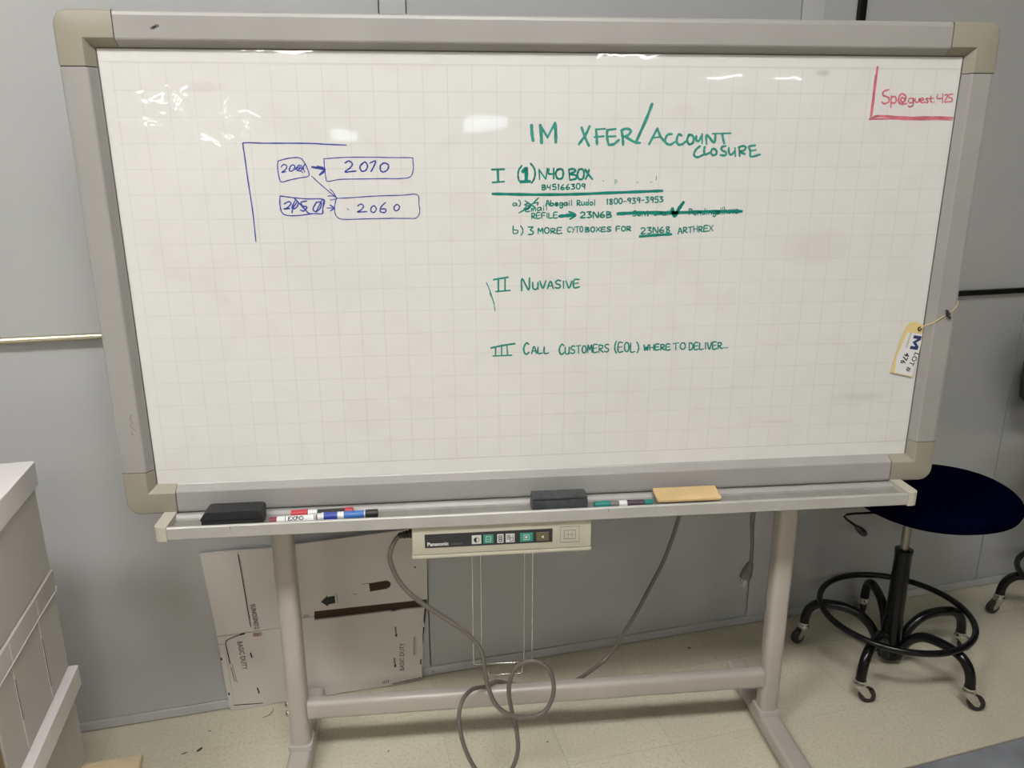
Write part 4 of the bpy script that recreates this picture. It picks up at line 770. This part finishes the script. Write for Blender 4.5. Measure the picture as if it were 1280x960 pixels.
# ================================================================ STOOLS
def make_stool(cx, cy, rot, label, seat_c, back=False, trails=None):
    e = empty('drafting_stool', (cx, cy, 0), label, 'stool')
    mt = lambda x, y, z: Vector((cx + x, cy + y, z))
    tr0 = Matrix.Translation((cx, cy, 0))
    new_obj('column', lathe(bmesh.new(), [(.020, .018), (.033, .022), (.034, .060), (.031, .075), (.030, .150), (.0265, .160), (.0250, .385), (.0265, .388), (.0265, .400), (.016, .402)], tr0, 22), M['black'], e, 40)
    new_obj('gas_lift', lathe(bmesh.new(), [(.013, .402), (.013, .566)], tr0, 18), M['steel'], e, 40)
    for k in range(5):
        a = rot + k * 2 * math.pi / 5; ca, sa = math.cos(a), math.sin(a)
        path = [mt(ca * r, sa * r, z) for r, z in ((.031, .034), (.040, .070), (.062, .112), (.100, .146), (.145, .158), (.190, .158), (.225, .150), (.249, .125), (.258, .096), (.260, .070))]
        leg = new_obj('leg', tube(bmesh.new(), path, .0148, 12, sub=3), M['black'], e, 50)
        # caster: stem plate, fork, wheel (all sub-parts of the leg)
        ang = trails[k] if trails else a
        dx, dy = math.cos(ang), math.sin(ang)
        bm = lathe(bmesh.new(), [(.010, .052), (.0185, .053), (.0195, .058), (.0185, .064), (.0165, .067), (.0160, .074)], tr0 @ Matrix.Translation((ca * .260, sa * .260, 0)), 16)
        side = Vector((-dy, dx, 0)); f = Vector((dx, dy, 0)); p0 = mt(ca * .260, sa * .260, 0)
        for s in (-1, 1):
            pts = [(-.014, .054), (.018, .054), (.032, .030), (.029, .018), (.018, .018), (-.004, .040)]
            A = [bm.verts.new(p0 + side * (s * .0105) + f * u + Z * v) for u, v in pts]; Bq = [bm.verts.new(p0 + side * (s * .0122) + f * u + Z * v) for u, v in pts]
            bm.faces.new(A); bm.faces.new(Bq[::-1])
            for i in range(6): bm.faces.new((A[i], Bq[i], Bq[(i + 1) % 6], A[(i + 1) % 6]))
        new_obj('caster_fork', bm, M['chrome'], leg, 40)
        mm = Matrix((f, Z, f.cross(Z))).transposed().to_4x4(); mm.translation = p0 + f * .023 + Z * .0245
        new_obj('caster_wheel', lathe(bmesh.new(), [(.006, -.0098), (.016, -.0095), (.0225, -.0085), (.0245, -.005), (.0245, .005), (.0225, .0085), (.016, .0095), (.006, .0098)], mm, 22), M['wheel'], leg, 40)
    new_obj('foot_ring', tube(bmesh.new(), [mt(.2225 * math.cos(q), .2225 * math.sin(q), .1830 + .0) for q in [2 * math.pi * k / 56 for k in range(56)]], .0098, 10, closed=True), M['black'], e, 50)
    # seat cushion
    sx, sy = seat_c; bm = bmesh.new(); rings = []
    prof = [(.60, .562), (.90, .566), (.975, .574), (1.0, .588), (.985, .602), (.94, .613), (.86, .619), (.70, .620), (.45, .617), (.2, .615)]
    for rf, h in prof:
        ring = []
        for k in range(56):
            q = 2 * math.pi * k / 56; ex = 2 / 2.25
            X = math.copysign(abs(math.cos(q)) ** ex, math.cos(q)) * .236 * rf; Y = math.copysign(abs(math.sin(q)) ** ex, math.sin(q)) * .222 * rf
            ring.append(bm.verts.new((sx + X, sy + Y, h + .006 * (X / .236) ** 2 - .004 * (Y / .222) ** 2)))
        rings.append(ring)
    for A, Bq in zip(rings, rings[1:]):
        for k in range(56): bm.faces.new((A[k], A[(k + 1) % 56], Bq[(k + 1) % 56], Bq[k]))
    bm.faces.new(rings[0][::-1]); bm.faces.new(rings[-1])
    new_obj('seat', bm, M['navy'], e, 60)
    new_obj('seat_plate', bx(cx - .075, cx + .075, cy - .075, cy + .075, .548, .5625, bev=.003), M['black'], e, 40)
    lv = new_obj('height_lever', tube(bmesh.new(), [(cx - .060, .300 + (cy - .338), .5480), (cx - .20, .300 + (cy - .338), .5485), (cx - .226, .300 + (cy - .338), .5470), (cx - .232, .300 + (cy - .338), .541), (cx - .222, .300 + (cy - .338), .530), (cx - .186, .300 + (cy - .338), .504)], .0038, 8), M['black'], e, 50)
    a = Vector((cx - .192, .300 + (cy - .338), .508)); b = Vector((cx - .156, .300 + (cy - .338), .4760))
    new_obj('lever_grip', lathe(bmesh.new(), [(.004, 0), (.0065, .004), (.0105, .022), (.0110, .034), (.0080, .045), (.003, .049)], along(a, b), 14), M['blackp'], lv, 50)
    if back:
        bm = bmesh.new(); rings = []
        for h, wv, th in ((.762, .120, .012), (.772, .170, .022), (.80, .205, .030), (.86, .216, .034), (.93, .214, .034), (.985, .200, .030), (1.010, .165, .022), (1.018, .12, .012)):
            ring = []
            for k in range(32):
                q = 2 * math.pi * k / 32
                X = wv * math.cos(q); Y = .205 + th * math.sin(q) - .25 * X * X
                v = Vector((X, Y, 0)); c_, s_ = math.cos(WA), math.sin(WA)
                ring.append(bm.verts.new((sx + v.x * c_ - v.y * s_, sy + v.x * s_ + v.y * c_, h)))
            rings.append(ring)
        for A, Bq in zip(rings, rings[1:]):
            for k in range(32): bm.faces.new((A[k], A[(k + 1) % 32], Bq[(k + 1) % 32], Bq[k]))
        bm.faces.new(rings[0][::-1]); bm.faces.new(rings[-1])
        new_obj('backrest', bm, M['blackp'], e, 60)
        c_, s_ = math.cos(WA), math.sin(WA)
        R_ = lambda u, v, z: (sx + u * c_ - v * s_, sy + u * s_ + v * c_, z)
        new_obj('back_support', tube(bmesh.new(), [R_(0, .05, .556), R_(0, .19, .556), R_(0, .250, .580), R_(0, .262, .66), R_(0, .255, .76), R_(0, .236, .86)], .011, 10, sub=4), M['black'], e, 50)
    return e
make_stool(1.165, .338, math.radians(5.5), 'navy drafting stool with black foot ring, standing right of the whiteboard stand', (1.205, .312),
           trails=[math.radians(q) for q in (5.5, 60, 200, 345, 340)])
make_stool(1.940, .440, math.radians(7.6), 'second stool with black backrest, cut off by the right edge of the photo', (1.900, .430), back=True,
           trails=[math.radians(q) for q in (0, 20, 190, 250, 300)])

# ================================================================ GREY TABLE IN THE CORNER, NEAR THE CAMERA
TA = math.radians(10.8); TT = Vector((math.cos(TA), math.sin(TA), 0)); TN = Vector((-math.sin(TA), math.cos(TA), 0))
MT = Matrix((TT, TN, Z)).transposed().to_4x4(); MT.translation = Vector((.367, -.863, 0))
te = empty('work_table', MT @ Vector((.5, -.35, 0)), 'grey worn table top in the lower right corner of the photo', 'table')
new_obj('table_top', bx(-.18, 1.35, -.70, -.0022, .722, .750, bev=.004, seg=2, mw=MT), M['tabletop'], te, 40)
new_obj('edge_band', bx(-.18, 1.35, -.0021, .0, .7235, .7485, mw=MT), M['tableedge'], te)
for a in (-.12, 1.28):
    for b in (-.66, -.06):
        new_obj('table_leg', bx(a - .018, a + .018, b - .018, b + .018, .0005, .7215, bev=.003, mw=MT), M['black'], te, 40)
o = new_obj('dark_case', bx(.222, .300, -.120, -.0480, .7505, .7800, bev=.006, seg=2, mw=MT), M['darkbrown'], None, 40); center_origin(o)
tag(o, 'small dark brown case on the grey table top, at the photo\'s right edge', 'case')
